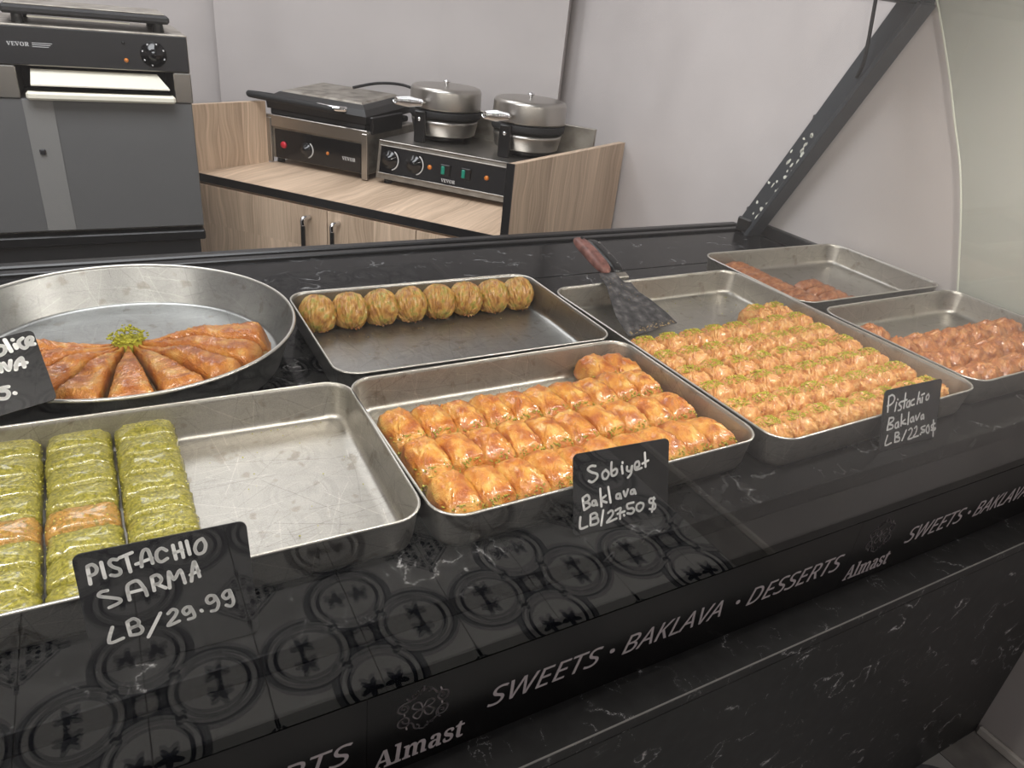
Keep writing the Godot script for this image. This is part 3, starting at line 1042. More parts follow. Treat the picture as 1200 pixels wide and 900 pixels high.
func oven() -> void:
	var st := thing("oven_stand", "black stand carrying the oven beside the oak cabinet", "stand", Vector3(0.03, 0, -2.37))
	part("body", MB.new().box(Vector3(-0.13, 0.335, 0), Vector3(0.66, 0.67, 0.30), 0.004).mesh(), M.gap, st)
	part("top", MB.new().box(Vector3(-0.13, 0.685, 0), Vector3(0.69, 0.028, 0.32), 0.004).mesh(), M.black, st)
	var t := thing("electric_oven", "steel electric oven with a black control panel and one round knob", "oven", Vector3(0.03, 0.70, -2.37))
	var b := func(x0: float, x1: float, y0: float, y1: float, z0: float, z1: float, bev := 0.002) -> ArrayMesh:
		return MB.new().box(Vector3((x0 + x1) / 2.0 - 0.03, (y0 + y1) / 2.0 - 0.70, (z0 + z1) / 2.0 + 2.37), Vector3(x1 - x0, y1 - y0, z1 - z0), bev).mesh()
	part("shell", b.call(-0.46, 0.246, 0.702, 1.045, -2.53, -2.235), M.steel_worn, t)
	part("top_shell", b.call(-0.46, 0.246, 1.122, 1.2115, -2.53, -2.205), M.steel_worn, t)
	part("rear_shell", b.call(-0.46, 0.246, 1.045, 1.122, -2.53, -2.40), M.gap, t)
	part("control_panel", b.call(-0.458, 0.244, 1.124, 1.208, -2.206, -2.199), M.oven_front, t)
	for x in [[-0.24, -0.142], [0.204, 0.246]]:
		part("post", b.call(x[0], x[1], 1.048, 1.121, -2.40, -2.200), M.steel, t)
	part("lit_slot_plate", MB.new().hexa([Vector3(-0.146, 0.380, 0.190), Vector3(0.160, 0.380, 0.190), Vector3(0.150, 0.380, 0.10), Vector3(-0.140, 0.380, 0.10), Vector3(-0.146, 0.383, 0.190), Vector3(0.160, 0.383, 0.190), Vector3(0.136, 0.414, 0.155), Vector3(-0.142, 0.414, 0.155)]).mesh(), M.pale_metal, t, "pale sloped plate added for the lit inside of the oven slot")  # added plate, pale and sloped so the slot looks lit inside
	var dr := part("door", b.call(-0.456, 0.242, 0.715, 1.046, -2.236, -2.204), M.oven_haze, t, "grey oven door with reflected haze put into its colour")  # plain door whose grey paints in the reflection on the front glass
	part("door_handle", b.call(-0.130, 0.202, 1.047, 1.066, -2.204, -2.178, 0.005), M.pale_metal, dr, "pale metal bar handle")
	part("reflected_edge", b.call(-0.142, -0.078, 0.718, 1.044, -2.204, -2.202, 0.0), mat(c8(128, 127, 125), 0.35), dr, "lighter strip on the oven door painted as a reflected door edge")  # paler strip paints a door edge mirrored in the front glass
	part("reflected_latch", b.call(-0.126, -0.112, 0.914, 0.928, -2.202, -2.196, 0.003), M.oven_front, dr)  # small dark block painting the lock within the same reflection
	var kn := part("knob", MB.new().lathe([[0.0, 0.0], [0.031, 0.0], [0.030, 0.004], [0.014, 0.006], [0.012, 0.018], [0.0, 0.019]], 36, Vector3(0.163 - 0.03, 1.163 - 0.70, 0.171), Basis(Vector3.RIGHT, PI / 2)).mesh(), M.black_gloss, t)
	var ring := MB.new()
	for k in 7:
		var a := -0.4 + TAU * 0.78 * k / 6.0
		ring.box(Vector3(0.133 + cos(a) * 0.0255, 0.463 + sin(a) * 0.0255, 0.1752), Vector3(0.004, 0.004, 0.001))
	part("dial_marks", ring.mesh(), M.white_mark, kn)
	part("indicator", MB.new().lathe([[0, 0], [0.005, 0], [0.005, 0.003], [0, 0.005]], 14, Vector3(0.099 - 0.03, 1.146 - 0.70, 0.171), Basis(Vector3.RIGHT, PI / 2)).mesh(), M.orange, t, "orange indicator lamp")
	part("indicator", MB.new().lathe([[0, 0], [0.004, 0], [0.004, 0.002], [0, 0.004]], 14, Vector3(0.097 - 0.03, 1.186 - 0.70, 0.171), Basis(Vector3.RIGHT, PI / 2)).mesh(), M.black, t)
	lettering("VEVOR", t, Vector3(-0.149 - 0.03, 1.165 - 0.70, 0.1712), 0.045, 0.009, 0.0, true, M.white_mark)
	for k in 3:
		part("small_print", b.call(-0.098, -0.056 - 0.004 * k, 1.1725 - 0.004 * k, 1.1738 - 0.004 * k, -2.1995, -2.1987, 0.0), M.white_mark, t)
	var p := thing("crepe_plate", "flat dark cooking plate on short feet on top of the oven", "hot plate", Vector3(0.03, 1.2115, -2.35))
	part("plate", MB.new().box(Vector3(0.0, 0.030, 0.0), Vector3(0.365, 0.020, 0.24), 0.006).mesh(), M.oven_front, p)
	part("plate_top", MB.new().box(Vector3(0.0, 0.0415, 0.0), Vector3(0.345, 0.003, 0.22), 0.001).mesh(), M.steel_worn, p)
	for x in [-0.150, 0.155]:
		for z in [-0.09, 0.10]:
			part("foot", MB.new().lathe([[0.014, 0.0], [0.012, 0.020], [0.010, 0.021]], 14, Vector3(x, 0, z)).mesh(), M.black, p)
	part("slot_trim", MB.new().box(Vector3(-0.02, 0.016, 0.108), Vector3(0.22, 0.004, 0.006), 0.001).mesh(), M.pale_metal, p, "pale metal strip under the plate")


func knob_at(parent: Node, at: Vector3, r: float) -> void:
	var turn := Basis(Vector3.RIGHT, PI / 2)
	var k := part("knob", MB.new().lathe([[0, 0], [r, 0], [r * 0.95, 0.006], [r * 0.6, 0.008], [r * 0.55, 0.018], [0, 0.019]], 24, at, turn).mesh(), M.black_gloss, parent)
	var arc := []
	for i in 9:
		var a := -1.25 + 2.2 * i / 8.0
		arc.append(at + Vector3(cos(a) * r * 1.14, sin(a) * r * 1.14, 0.0012))
	part("dial_mark", MB.new().tube(arc, 0.0022, 6).mesh(), M.white_mark, k, "white dial arc")


func grills() -> void:
	# contact grill on the left of the cabinet
	var at := CAB + Basis(Vector3.UP, CAB_TURN) * cl(0.905, 0.31, 0.7855)
	var t := thing("contact_grill", "black lidded contact grill with a steel body standing on the oak cabinet", "grill", at, CAB_TURN)
	part("base", MB.new().box(Vector3(0, 0.088, -0.165), Vector3(0.405, 0.140, 0.325), 0.004).mesh(), M.steel_worn, t)
	for x in [-0.17, 0.17]:
		for z in [-0.03, -0.29]:
			part("foot", MB.new().lathe([[0.014, 0.0], [0.012, 0.018]], 12, Vector3(x, 0, z)).mesh(), M.black, t)
	part("control_panel", MB.new().box(Vector3(0.005, 0.069, 0.0), Vector3(0.345, 0.096, 0.006), 0.001).mesh(), M.black_gloss, t)
	part("front_band", MB.new().box(Vector3(0, 0.143, 0.0), Vector3(0.405, 0.040, 0.010), 0.002).mesh(), M.steel, t)
	for x in [-0.190, 0.194]:
		part("front_post", MB.new().box(Vector3(x, 0.078, 0.003), Vector3(0.022, 0.150, 0.012), 0.002).mesh(), M.steel, t)
	part("switch", MB.new().lathe([[0, 0], [0.012, 0], [0.011, 0.006], [0, 0.008]], 18, Vector3(-0.130, 0.068, 0.003), Basis(Vector3.RIGHT, PI / 2)).mesh(), M.red, t, "red round switch")
	knob_at(t, Vector3(-0.038, 0.066, 0.003), 0.024)
	part("indicator", MB.new().lathe([[0, 0], [0.006, 0], [0.005, 0.004], [0, 0.005]], 14, Vector3(0.048, 0.067, 0.003), Basis(Vector3.RIGHT, PI / 2)).mesh(), M.orange, t, "orange indicator lamp")
	lettering("VEVOR", t, Vector3(0.105, 0.055, 0.0032), 0.052, 0.012, 0.0, true, M.white_mark)
	part("lower_plate", MB.new().box(Vector3(0, 0.172, -0.155), Vector3(0.375, 0.020, 0.30), 0.004).mesh(), M.black_matt, t)
	# lid: tapered black casting with a steel cover
	var lid := MB.new()
	var rows := []
	for k in [[0.182, 0.0], [0.205, -0.002], [0.224, 0.012], [0.236, 0.030]]:
		var e: float = k[1]
		rows.append(PackedVector3Array([Vector3(-0.195 + e, k[0], 0.0 - e), Vector3(0.195 - e, k[0], 0.0 - e), Vector3(0.195 - e, k[0] + 0.012, -0.31 + e), Vector3(-0.195 + e, k[0] + 0.012, -0.31 + e)]))
	for i in 3:
		var p := []
		p.append_array(rows[i])
		p.append_array(rows[i + 1])
		lid.hexa(p)
	var ld := part("lid", lid.mesh(), M.black, t)
	part("lid_cover", MB.new().hexa([Vector3(-0.16, 0.236, -0.035), Vector3(0.16, 0.236, -0.035), Vector3(0.16, 0.248, -0.275), Vector3(-0.16, 0.248, -0.275), Vector3(-0.15, 0.242, -0.045), Vector3(0.15, 0.242, -0.045), Vector3(0.15, 0.254, -0.265), Vector3(-0.15, 0.254, -0.265)]).mesh(), M.steel_worn, ld, "steel cover plate of the lid")
	part("lid_handle", MB.new().tube(smooth_path([Vector3(-0.185, 0.215, -0.03), Vector3(-0.215, 0.224, 0.03), Vector3(-0.20, 0.226, 0.058), Vector3(0.06, 0.222, 0.060), Vector3(0.10, 0.218, 0.045), Vector3(0.105, 0.212, -0.01)], 5), 0.011, 10).mesh(), M.black_matt, ld)
	part("handle_fitting", MB.new().tube(smooth_path([Vector3(0.045, 0.226, 0.052), Vector3(0.10, 0.224, 0.048), Vector3(0.135, 0.222, 0.02)], 4), 0.009, 10).mesh(), M.chrome, ld, "chrome handle fitting")
	part("side_arm", MB.new().box(Vector3(0.203, 0.176, -0.12), Vector3(0.014, 0.055, 0.20), 0.003).mesh(), M.black, ld)
	part("spring_cable", MB.new().tube(smooth_path([Vector3(0.02, 0.262, -0.20), Vector3(0.08, 0.280, -0.28), Vector3(0.18, 0.282, -0.30), Vector3(0.26, 0.250, -0.29), Vector3(0.27, 0.18, -0.30)], 6), 0.005, 8).mesh(), M.black_matt, t)
	# griddle base with two waffle irons
	at = CAB + Basis(Vector3.UP, CAB_TURN) * cl(0.36, 0.31, 0.7855)
	var g := thing("waffle_maker", "steel double waffle maker with two round lidded irons beside the contact grill", "waffle maker", at, CAB_TURN)
	part("base", MB.new().hexa([Vector3(-0.310, 0.018, 0.0), Vector3(0.335, 0.018, 0.0), Vector3(0.335, 0.018, -0.34), Vector3(-0.310, 0.018, -0.34), Vector3(-0.310, 0.135, -0.020), Vector3(0.335, 0.135, -0.020), Vector3(0.335, 0.135, -0.34), Vector3(-0.310, 0.135, -0.34)]).mesh(), M.steel_worn, g)
	for x in [-0.28, 0.30]:
		for z in [-0.03, -0.31]:
			part("foot", MB.new().lathe([[0.014, 0.0], [0.012, 0.018]], 12, Vector3(x, 0, z)).mesh(), M.black, g)
	part("top_plate", MB.new().box(Vector3(0.012, 0.1375, -0.178), Vector3(0.64, 0.005, 0.325), 0.001).mesh(), M.steel, g)
	part("rear_upstand", MB.new().box(Vector3(0.012, 0.185, -0.333), Vector3(0.66, 0.10, 0.016), 0.002).mesh(), M.steel_worn, g)
	part("side_rim", MB.new().box(Vector3(0.330, 0.150, -0.178), Vector3(0.006, 0.022, 0.32), 0.001).mesh(), M.steel, g)
	var tilt := Basis(Vector3.RIGHT, -0.17)
	var cp := part("control_panel", MB.new().box(Vector3(0.0, 0.0, 0.0), Vector3(0.62, 0.086, 0.005), 0.001).moved(Transform3D(tilt, Vector3(0.012, 0.080, -0.008))).mesh(), M.black_gloss, g)
	part("panel_frame", MB.new().tube([Vector3(-0.300, 0.037, 0.002), Vector3(0.325, 0.037, 0.002)], 0.002, 6).tube([Vector3(-0.300, 0.124, -0.014), Vector3(0.325, 0.124, -0.014)], 0.002, 6).mesh(), M.steel, g)
	for x in [-0.261, -0.169]:
		knob_at(g, Vector3(x, 0.084, -0.003), 0.030)
	for x in [-0.112, 0.091]:
		part("indicator", MB.new().lathe([[0, 0], [0.008, 0], [0.007, 0.005], [0, 0.006]], 14, Vector3(x, 0.083, -0.006), Basis(Vector3.RIGHT, PI / 2)).mesh(), M.orange, g, "orange indicator lamp")
	for x in [-0.055, 0.018]:
		var sw := part("switch", MB.new().box(Vector3(x, 0.083, -0.004), Vector3(0.034, 0.036, 0.010), 0.002).mesh(), M.black, g)
		part("rocker", MB.new().box(Vector3(x - 0.006, 0.083, 0.002), Vector3(0.012, 0.026, 0.008), 0.002).mesh(), M.green, sw, "green rocker of the switch")
	lettering("VEVOR", g, Vector3(-0.065, 0.046, 0.004), 0.050, 0.011, 0.0, true, M.white_mark)
	for c in [Vector3(-0.165, 0.140, -0.210), Vector3(0.140, 0.140, -0.210)]:
		waffle_iron(g, c)


func waffle_iron(g: Node3D, c: Vector3) -> void:
	part("lower_iron", MB.new().lathe([[0.0, 0.018], [0.094, 0.018], [0.106, 0.024], [0.113, 0.060], [0.115, 0.078], [0.0, 0.078]], 40, c).mesh(), M.steel, g)
	part("seat_ring", MB.new().lathe([[0.05, 0.0], [0.07, 0.0], [0.07, 0.02], [0.05, 0.02]], 24, c).mesh(), M.black, g)
	part("hinge_band", MB.new().lathe([[0.0, 0.079], [0.120, 0.079], [0.122, 0.085], [0.122, 0.098], [0.118, 0.103], [0.0, 0.103]], 40, c).mesh(), M.black_matt, g)
	var top := part("upper_iron", MB.new().lathe([[0.0, 0.104], [0.120, 0.104], [0.121, 0.110], [0.120, 0.160], [0.115, 0.170], [0.106, 0.174], [0.03, 0.176], [0.0, 0.176]], 40, c).mesh(), M.steel, g)
	part("lid_knob", MB.new().lathe([[0.0, 0.176], [0.005, 0.176], [0.005, 0.182], [0.011, 0.186], [0.011, 0.190], [0.0, 0.195]], 16, c).mesh(), M.chrome, top)
	part("bracket", MB.new().box(c + Vector3(-0.03, 0.05, 0.124), Vector3(0.040, 0.10, 0.014), 0.003).mesh(), M.black, g)
	part("bolt", MB.new().lathe([[0.0, 0.0], [0.007, 0.0], [0.006, 0.004], [0.0, 0.006]], 12, c + Vector3(-0.03, 0.075, 0.131), Basis(Vector3.RIGHT, PI / 2)).mesh(), M.chrome, g)
	part("rear_hinge", MB.new().box(c + Vector3(0.03, 0.07, -0.108), Vector3(0.06, 0.13, 0.012), 0.003).mesh(), M.steel_worn, g)
	# sprung wire handle
	var a := c + Vector3(-0.02, 0.124, 0.116)
	var b := c + Vector3(-0.058, 0.138, 0.250)
	var d := (b - a).normalized()
	var s := d.cross(Vector3.UP).normalized()
	var up := s.cross(d)
	var hel := []
	var turns := 15
	for i in turns * 8 + 1:
		var k := i / float(turns * 8)
		var r := 0.015 - 0.006 * absf(k * 2.0 - 1.0)
		var an := TAU * turns * k
		hel.append(a.lerp(b, 0.12 + 0.85 * k) + (s * cos(an) + up * sin(an)) * r)
	var rod := part("handle_rod", MB.new().tube([a, b], 0.004, 8).mesh(), M.steel, top)
	var coil := part("handle_coil", MB.new().tube(hel, 0.0032, 6).mesh(), M.chrome, g, "sprung chrome wire handle")


# ---------------------------------------------------------------- trays
func rr(w: float, d: float, r: float, y: float, n := 6) -> PackedVector3Array:
	var out := PackedVector3Array()
	for q in 4:
		var cx := (w / 2 - r) * (1.0 if q in [0, 3] else -1.0)
		var cz := (d / 2 - r) * (1.0 if q in [0, 1] else -1.0)
		for k in n + 1:
			var a := PI / 2 * (q + k / float(n))
			out.append(Vector3(cx + cos(a) * r, y, cz + sin(a) * r))
	return out


func tray(label: String, at: Vector2, turn_deg: float, w: float, d: float, m: Material) -> void:
	var h := RIM - DECK - 0.0004
	var t := thing("baking_tray", label, "tray", Vector3(at.x, DECK + 0.0004, at.y), deg_to_rad(turn_deg), "rectangular aluminium trays")
	var rows := []
	for k in [[0.016, 0.0], [0.009, 0.003], [0.006, 0.010], [0.0015, h - 0.004], [0.0, h - 0.001], [0.001, h], [0.0025, h - 0.001], [0.0042, h - 0.005], [0.0085, 0.012], [0.011, 0.006], [0.017, 0.003], [0.028, 0.0022]]:
		var e: float = k[0]
		rows.append(rr(w - 2 * e, d - 2 * e, maxf(0.034 - e, 0.008), k[1]))
	part("pan", MB.new().rings(rows).mesh(), m, t)
	var edge := []
	for p in rr(w - 0.002, d - 0.002, 0.033, h - 0.0008, 8):
		edge.append(p)
	edge.append(edge[0])
	part("rolled_rim", MB.new().tube(edge, 0.0017, 6).mesh(), M.rim, t)


func trays() -> void:
	tray("aluminium tray half filled with green pistachio rolls", Vector2(0.0137, -0.6610), -1.0, 0.4462, 0.2930, M.tray)
	tray("aluminium tray of golden stuffed pastries behind the stuffed baklava price card", Vector2(0.4600, -0.652), 0.6, 0.4450, 0.3043, M.tray)
	tray("large deep aluminium tray of square pistachio baklava with a spatula resting in it", Vector2(0.9110, -0.7600), 1.2, 0.4480, 0.5430, M.tray)
	tray("aluminium tray holding one row of eight shell shaped pastries", Vector2(0.4539, -0.9627), -0.26, 0.4428, 0.2984, M.tray_dimmed)
	tray("aluminium tray with slim brown finger rolls beside the wall", Vector2(1.3535, -0.9851), -0.4, 0.4350, 0.2970, M.tray)
	tray("aluminium tray of dark reddish baklava beside the wall", Vector2(1.3560, -0.6590), 0.3, 0.4200, 0.3100, M.tray)
	# scratches in the empty half of the green rolls' tray
	var t := thing("round_tray", "deep round aluminium tray of large wedge shaped pastry slices", "tray", Vector3(0, DECK + 0.0004, -1.0350))
	var h := 0.062
	part("pan", MB.new().lathe([[0.0, 0.0], [0.196, 0.0], [0.203, 0.004], [0.2215, h - 0.003], [0.2235, h], [0.2215, h + 0.0008], [0.2185, h - 0.003], [0.2005, 0.008], [0.194, 0.003], [0.0, 0.0025]], 96).mesh(), M.round_tray, t)
	var ring := []
	for k in 97:
		ring.append(Vector3(cos(TAU * k / 96.0) * 0.2225, h - 0.0005, sin(TAU * k / 96.0) * 0.2225))
	part("rolled_rim", MB.new().tube(ring, 0.0024, 6).mesh(), M.rim, t)


# ---------------------------------------------------------------- pastry shapes
func pillow(w: float, h: float, l: float, eh: float, ev: float, amp: float, freq: float, seed_: int, nu := 30, nv := 15, crease := 0.0) -> MB:
	var n1 := noise(freq, seed_, 3)
	var n2 := noise(freq * 3.6, seed_ + 50, 2)
	var rows := []
	for j in range(1, nv):
		var ph := -PI / 2 + PI * j / nv
		var cr := pow(cos(ph), ev)
		var sy := signf(sin(ph)) * pow(absf(sin(ph)), ev)
		var row := PackedVector3Array()
		for i in nu:
			var a := TAU * i / nu
			var x := signf(cos(a)) * pow(absf(cos(a)), eh) * cr
			var z := signf(sin(a)) * pow(absf(sin(a)), eh) * cr
			var y := 0.28 + (0.72 * sy if sy > 0 else 0.28 * sy)
			var p := Vector3(x * w / 2, y * h, z * l / 2)
			var k := n1.get_noise_3dv(p) * amp
			k += (absf(n2.get_noise_3dv(p)) - 0.25) * crease
			p.x *= 1.0 + k
			p.z *= 1.0 + k * 0.7
			if sy > 0:
				p.y *= 1.0 + k * 1.3
			row.append(p)
		rows.append(row)
	return MB.new().rings(rows)


func dome(x: float, z: float, w: float, h: float, l: float, eh: float, ev: float) -> float:
	var s := pow(pow(absf(2 * x / w), 2.0 / eh) + pow(absf(2 * z / l), 2.0 / eh), eh / ev)
	return h * (0.28 + 0.72 * pow(maxf(0.0, 1.0 - s), ev / 2.0))


func crumb(m: MB, at: Vector3, r: float, g: RandomNumberGenerator) -> void:
	var b := Basis.from_euler(Vector3(g.randf() * TAU, g.randf() * TAU, g.randf() * TAU)).scaled(Vector3(r * g.randf_range(0.7, 1.3), r * g.randf_range(0.6, 1.0), r * g.randf_range(0.7, 1.3)))
	var n := m.v.size()
	for p in [Vector3.RIGHT, Vector3.LEFT, Vector3.UP, Vector3.DOWN, Vector3.BACK, Vector3.FORWARD]:
		m.v.append(at + b * p)
	for f in [[0, 2, 4], [2, 1, 4], [1, 3, 4], [3, 0, 4], [2, 0, 5], [1, 2, 5], [3, 1, 5], [0, 3, 5]]:
		m.idx.append_array([n + f[0], n + f[1], n + f[2]])


func proto(called: String, label: String, category: String, group: String) -> Node3D:
	var o := Node3D.new()
	o.set_meta("base_name", called)
	o.set_meta("label", label)
	o.set_meta("category", category)
	o.set_meta("group", group)
	return o


func tilt(o: Node3D, r: RandomNumberGenerator, much: float) -> void:
	o.rotation.x = r.randf_range(-much, much)
	o.rotation.z = r.randf_range(-much, much)


func pastries() -> void:
	var y := DECK + 0.0040
	var r := RandomNumberGenerator.new()
	r.seed = 99
	# green pistachio rolls, four columns
	var rolls := []
	for k in 6:
		var o := proto("pistachio_roll", "", "pastry", "green pistachio rolls behind the sarma card")
		part("roll", pillow(0.0635, 0.031, 0.0385, 0.32, 0.62, 0.05, 60.0, 200 + k, 32, 15, 0.05).mesh(), M.sarma if k < 5 else M.sarma_brown, o)
		var m := MB.new()
		r.seed = 300 + k
		for i in 26:
			var x := r.randf_range(-0.029, 0.029)
			var z := r.randf_range(-0.016, 0.016)
			if i % 3 == 0:
				x = (1.0 if r.randf() < 0.5 else -1.0) * r.randf_range(0.029, 0.0315)
			crumb(m, Vector3(x, dome(x, z, 0.0635, 0.031, 0.0385, 0.32, 0.62) - 0.0003, z), r.randf_range(0.0005, 0.0011), r)
		var cr := part("pistachio_grains", m.mesh(), M.powder_pale, o)
		cr.set_meta("kind", "stuff")
		rolls.append(o)
	for c in 4:
		for k in 8:
			var brown: bool = [c, k] in [[1, 4], [2, 4], [2, 2]]
			var kind: int = 5 if brown else (c * 3 + k) % 5
			if brown and k == 2:
				kind = 1
				brown = false
			var lab := "browned pistachio roll among the green rolls behind the Pistachio Sarma card" if brown else "glossy green pistachio roll packed in columns behind the Pistachio Sarma card"
			var o := copy_of(rolls[kind], lab, Vector3(0.0035 - c * 0.0655 + r.randf_range(-0.0008, 0.0008) + (k - 4) * 0.0006, y, -0.793 + k * 0.0358), r.randf_range(-0.02, 0.02) - 0.019)
	# stuffed sobiyet pillows
	var sob := []
	for k in 5:
		var o := proto("stuffed_baklava", "", "pastry", "golden stuffed baklava behind the Sobiyet card")
		part("pastry", pillow(0.0470, 0.043, 0.0745, 0.52, 0.78, 0.06, 30.0, 400 + k, 56, 28, 0.08).mesh(), M.sobiyet, o)
		var m := MB.new()
		var m2 := MB.new()
		r.seed = 420 + k
		for i in 90:
			var a := r.randf_range(0.12, 0.88) * PI
			var rad := r.randf_range(0.88, 1.08)
			var p := Vector3(cos(a) * 0.022 * rad, 0.003 + 0.024 * r.randf() * sin(a), 0.027 + sin(a) * 0.0105 * rad)
			crumb(m if i % 3 else m2, p, r.randf_range(0.0012, 0.0026), r)
		for i in 64:
			var x := r.randf_range(-0.0215, 0.0215)
			var z := 0.0275 + 0.0085 * r.randf() if i % 4 else r.randf_range(-0.034, 0.03)
			if i % 4 == 0:
				x = (0.0205 + 0.0015 * r.randf()) * (1.0 if r.randf() < 0.5 else -1.0)
			crumb(m, Vector3(x, dome(x, z, 0.0470, 0.043, 0.0745, 0.52, 0.78), z), r.randf_range(0.0009, 0.0021), r)
		var f := part("pistachio_filling", m.mesh(), M.nuts, o, "green chopped pistachio filling")
		f.set_meta("kind", "stuff")
		var f2 := part("pistachio_filling_pale", m2.mesh(), M.powder_pale, o)
		f2.set_meta("kind", "stuff")
		sob.append(o)
	var spots := []
	for row in 3:
		for col in 10:
			spots.append(Vector2(0.2790 + col * 0.0402 + 0.003 * (row - 1), [-0.697, -0.6260, -0.5560][row]))
	spots.append(Vector2(0.605, -0.756))
	spots.append(Vector2(0.6415, -0.754))
	for i in spots.size():
		var o := copy_of(sob[i % 5], "golden stuffed baklava with green nut filling behind the Sobiyet Baklava card" if i < 30 else "one of two stuffed baklava alone behind the full rows of stuffed baklava", Vector3(spots[i].x + r.randf_range(-0.001, 0.001), y + 0.0005, spots[i].y + r.randf_range(-0.002, 0.002)), r.randf_range(-0.08, 0.08) + 0.10)
	# square pistachio baklava
	var sq := []
	for k in 6:
		var o := proto("pistachio_baklava", "", "pastry", "square pistachio baklava in the large tray")
		part("pastry", pillow(0.0505, 0.041, 0.0545, 0.46, 0.76, 0.08, 40.0, 500 + k, 60, 26, 0.15).mesh(), M.baklava, o)
		var m := MB.new()
		r.seed = 520 + k
		for i in 130:
			var a := r.randf() * TAU
			var q := sqrt(r.randf())
			var x := -0.002 + cos(a) * 0.019 * q
			var z := -0.006 + sin(a) * 0.014 * q
			crumb(m, Vector3(x, dome(x, z, 0.0505, 0.041, 0.0545, 0.46, 0.76) + r.randf_range(0.0, 0.0022), z), r.randf_range(0.0008, 0.0017), r)
		var f := part("pistachio_powder", m.mesh(), M.powder, o, "green ground pistachio topping")
		f.set_meta("kind", "stuff")
		sq.append(o)
	var turn := deg_to_rad(1.34)
	var n := 0
	for row in range(-1, 6):
		for col in 8:
			if row == -1 and col not in [6, 7]:
				continue
			var p := Vector2(0.7290 + col * 0.0512, -0.803 + row * 0.0530)
			if row == 5 and col == 0:
				p.x += 0.004
			var o := copy_of(sq[(row * 5 + col * 3 + 12) % 6], "square golden baklava dusted with green pistachio behind the Pistachio Baklava card" if row >= 0 else "one of two square baklava alone behind the full rows in the large tray", Vector3(p.x + r.randf_range(-0.0012, 0.0012), y + 0.0005, p.y - (p.x - 0.9135) * 0.0234 + r.randf_range(-0.0015, 0.0015)), turn + r.randf_range(-0.05, 0.05) + PI * (n % 2) * 0.0)
			n += 1
	# row of shell pastries
	var sh := []
	for k in 4:
		var o := proto("shell_pastry", "", "pastry", "row of shell shaped pastries")
		shell_pastry(o, 600 + k)
		sh.append(o)
	for i in 8:
		var o := copy_of(sh[i % 4], "round ribbed pastry with fine golden layers in a single row of eight", Vector3(0.2720 + i * 0.0522, y, -1.0670), r.randf_range(-0.3, 0.3))
	# slim finger rolls
	var fi := []
	for k in 3:
		var o := proto("finger_roll", "", "pastry", "slim brown finger rolls beside the wall")
		part("roll", pillow(0.082, 0.030, 0.0320, 0.50, 0.98, 0.06, 50.0, 640 + k, 32, 13, 0.06).mesh(), M.finger, o)
		fi.append(o)
	for row in 8:
		for col in 2:
			if col == 1 and row < 4:
				continue
			copy_of(fi[(row + col) % 3], "slim brown finger roll in the tray by the wall", Vector3(1.226 + col * 0.087 + r.randf_range(-0.002, 0.002), y, -1.108 + row * 0.0335), r.randf_range(-0.04, 0.04))
	# reddish walnut baklava
	var wa := []
	for k in 4:
		var o := proto("reddish_baklava", "", "pastry", "dark reddish baklava beside the wall")
		part("pastry", pillow(0.0525, 0.042, 0.0600, 0.60, 0.84, 0.07, 40.0, 680 + k, 56, 26, 0.14).mesh(), M.walnut, o)
		wa.append(o)
	for row in 3:
		for col in 7:
			copy_of(wa[(row * 3 + col) % 4], "puffed reddish brown baklava in the tray by the wall", Vector3(1.190 + col * 0.0545 + r.randf_range(-0.002, 0.002), y + 0.0005, -0.663 + row * 0.0575 + r.randf_range(-0.002, 0.002)), r.randf_range(-0.08, 0.08) + 0.1)
	copy_of(wa[1], "single reddish brown baklava alone behind the rows in the tray by the wall", Vector3(1.190, y + 0.0005, -0.723), 0.2)
	# wedge slices in the round tray
	for i in 9:
		var deg := 12.0 + i * 20.0
		var o := thing("pastry_slice", "long wedge of browned puffed pastry in the round tray", "pastry", Vector3(0, y, -1.0350), -deg_to_rad(deg), "wedge slices in the round tray")
		wedge(o, 700 + i)
	var m := MB.new()
	r.seed = 77
	for i in 150:
		var a := r.randf() * TAU
		var q := sqrt(r.randf()) * 0.026
		crumb(m, Vector3(cos(a) * q, 0.036 + 0.022 * (1.0 - q / 0.026) * r.randf(), sin(a) * q), r.randf_range(0.0012, 0.003), r)
	m.lathe([[0.0, 0.004], [0.022, 0.004], [0.020, 0.032], [0.0, 0.038]], 14)
	var pile := part("pistachio_pile", m.mesh(), M.powder, self)
	pile.position = Vector3(0.001, y - 0.003, -1.0350)
	pile.set_meta("label", "heap of chopped green pistachio where the wedge slices meet")
	pile.set_meta("category", "nuts")
	pile.set_meta("kind", "stuff")
	# loose crumbs in the empty parts of the trays
	for q in [["green crumbs scattered in the empty back of the large tray", M.powder, 0.715, 1.10, -1.005, -0.84, 70], ["pale sugar crumbs on the bare metal of the shell pastry tray", M.layers, 0.27, 0.63, -1.03, -0.85, 60], ["brown crumbs along the back of the stuffed baklava tray", M.finger, 0.26, 0.60, -0.788, -0.745, 46], ["few green crumbs on the bare half of the pistachio roll tray", M.powder, 0.05, 0.22, -0.795, -0.53, 26]]:
		var cm := MB.new()
		r.seed = 900 + int(q[6])
		for i in q[6]:
			var cx := r.randf_range(q[2], q[3])
			var cz := r.randf_range(q[4], q[5])
			if i % 3 == 0:
				cz = lerpf(q[4], q[5], 0.04)
			crumb(cm, Vector3(cx, 0.0007, cz), r.randf_range(0.0005, 0.0013), r)
		var cs := part("loose_crumbs", cm.mesh(), q[1], self)
		cs.name = numbered("loose_crumbs")
		cs.position.y = DECK + 0.0034
		cs.set_meta("label", q[0])
		cs.set_meta("category", "crumbs")
		cs.set_meta("kind", "stuff")
	for o in rolls + sob + sq + sh + fi + wa:
		o.free()


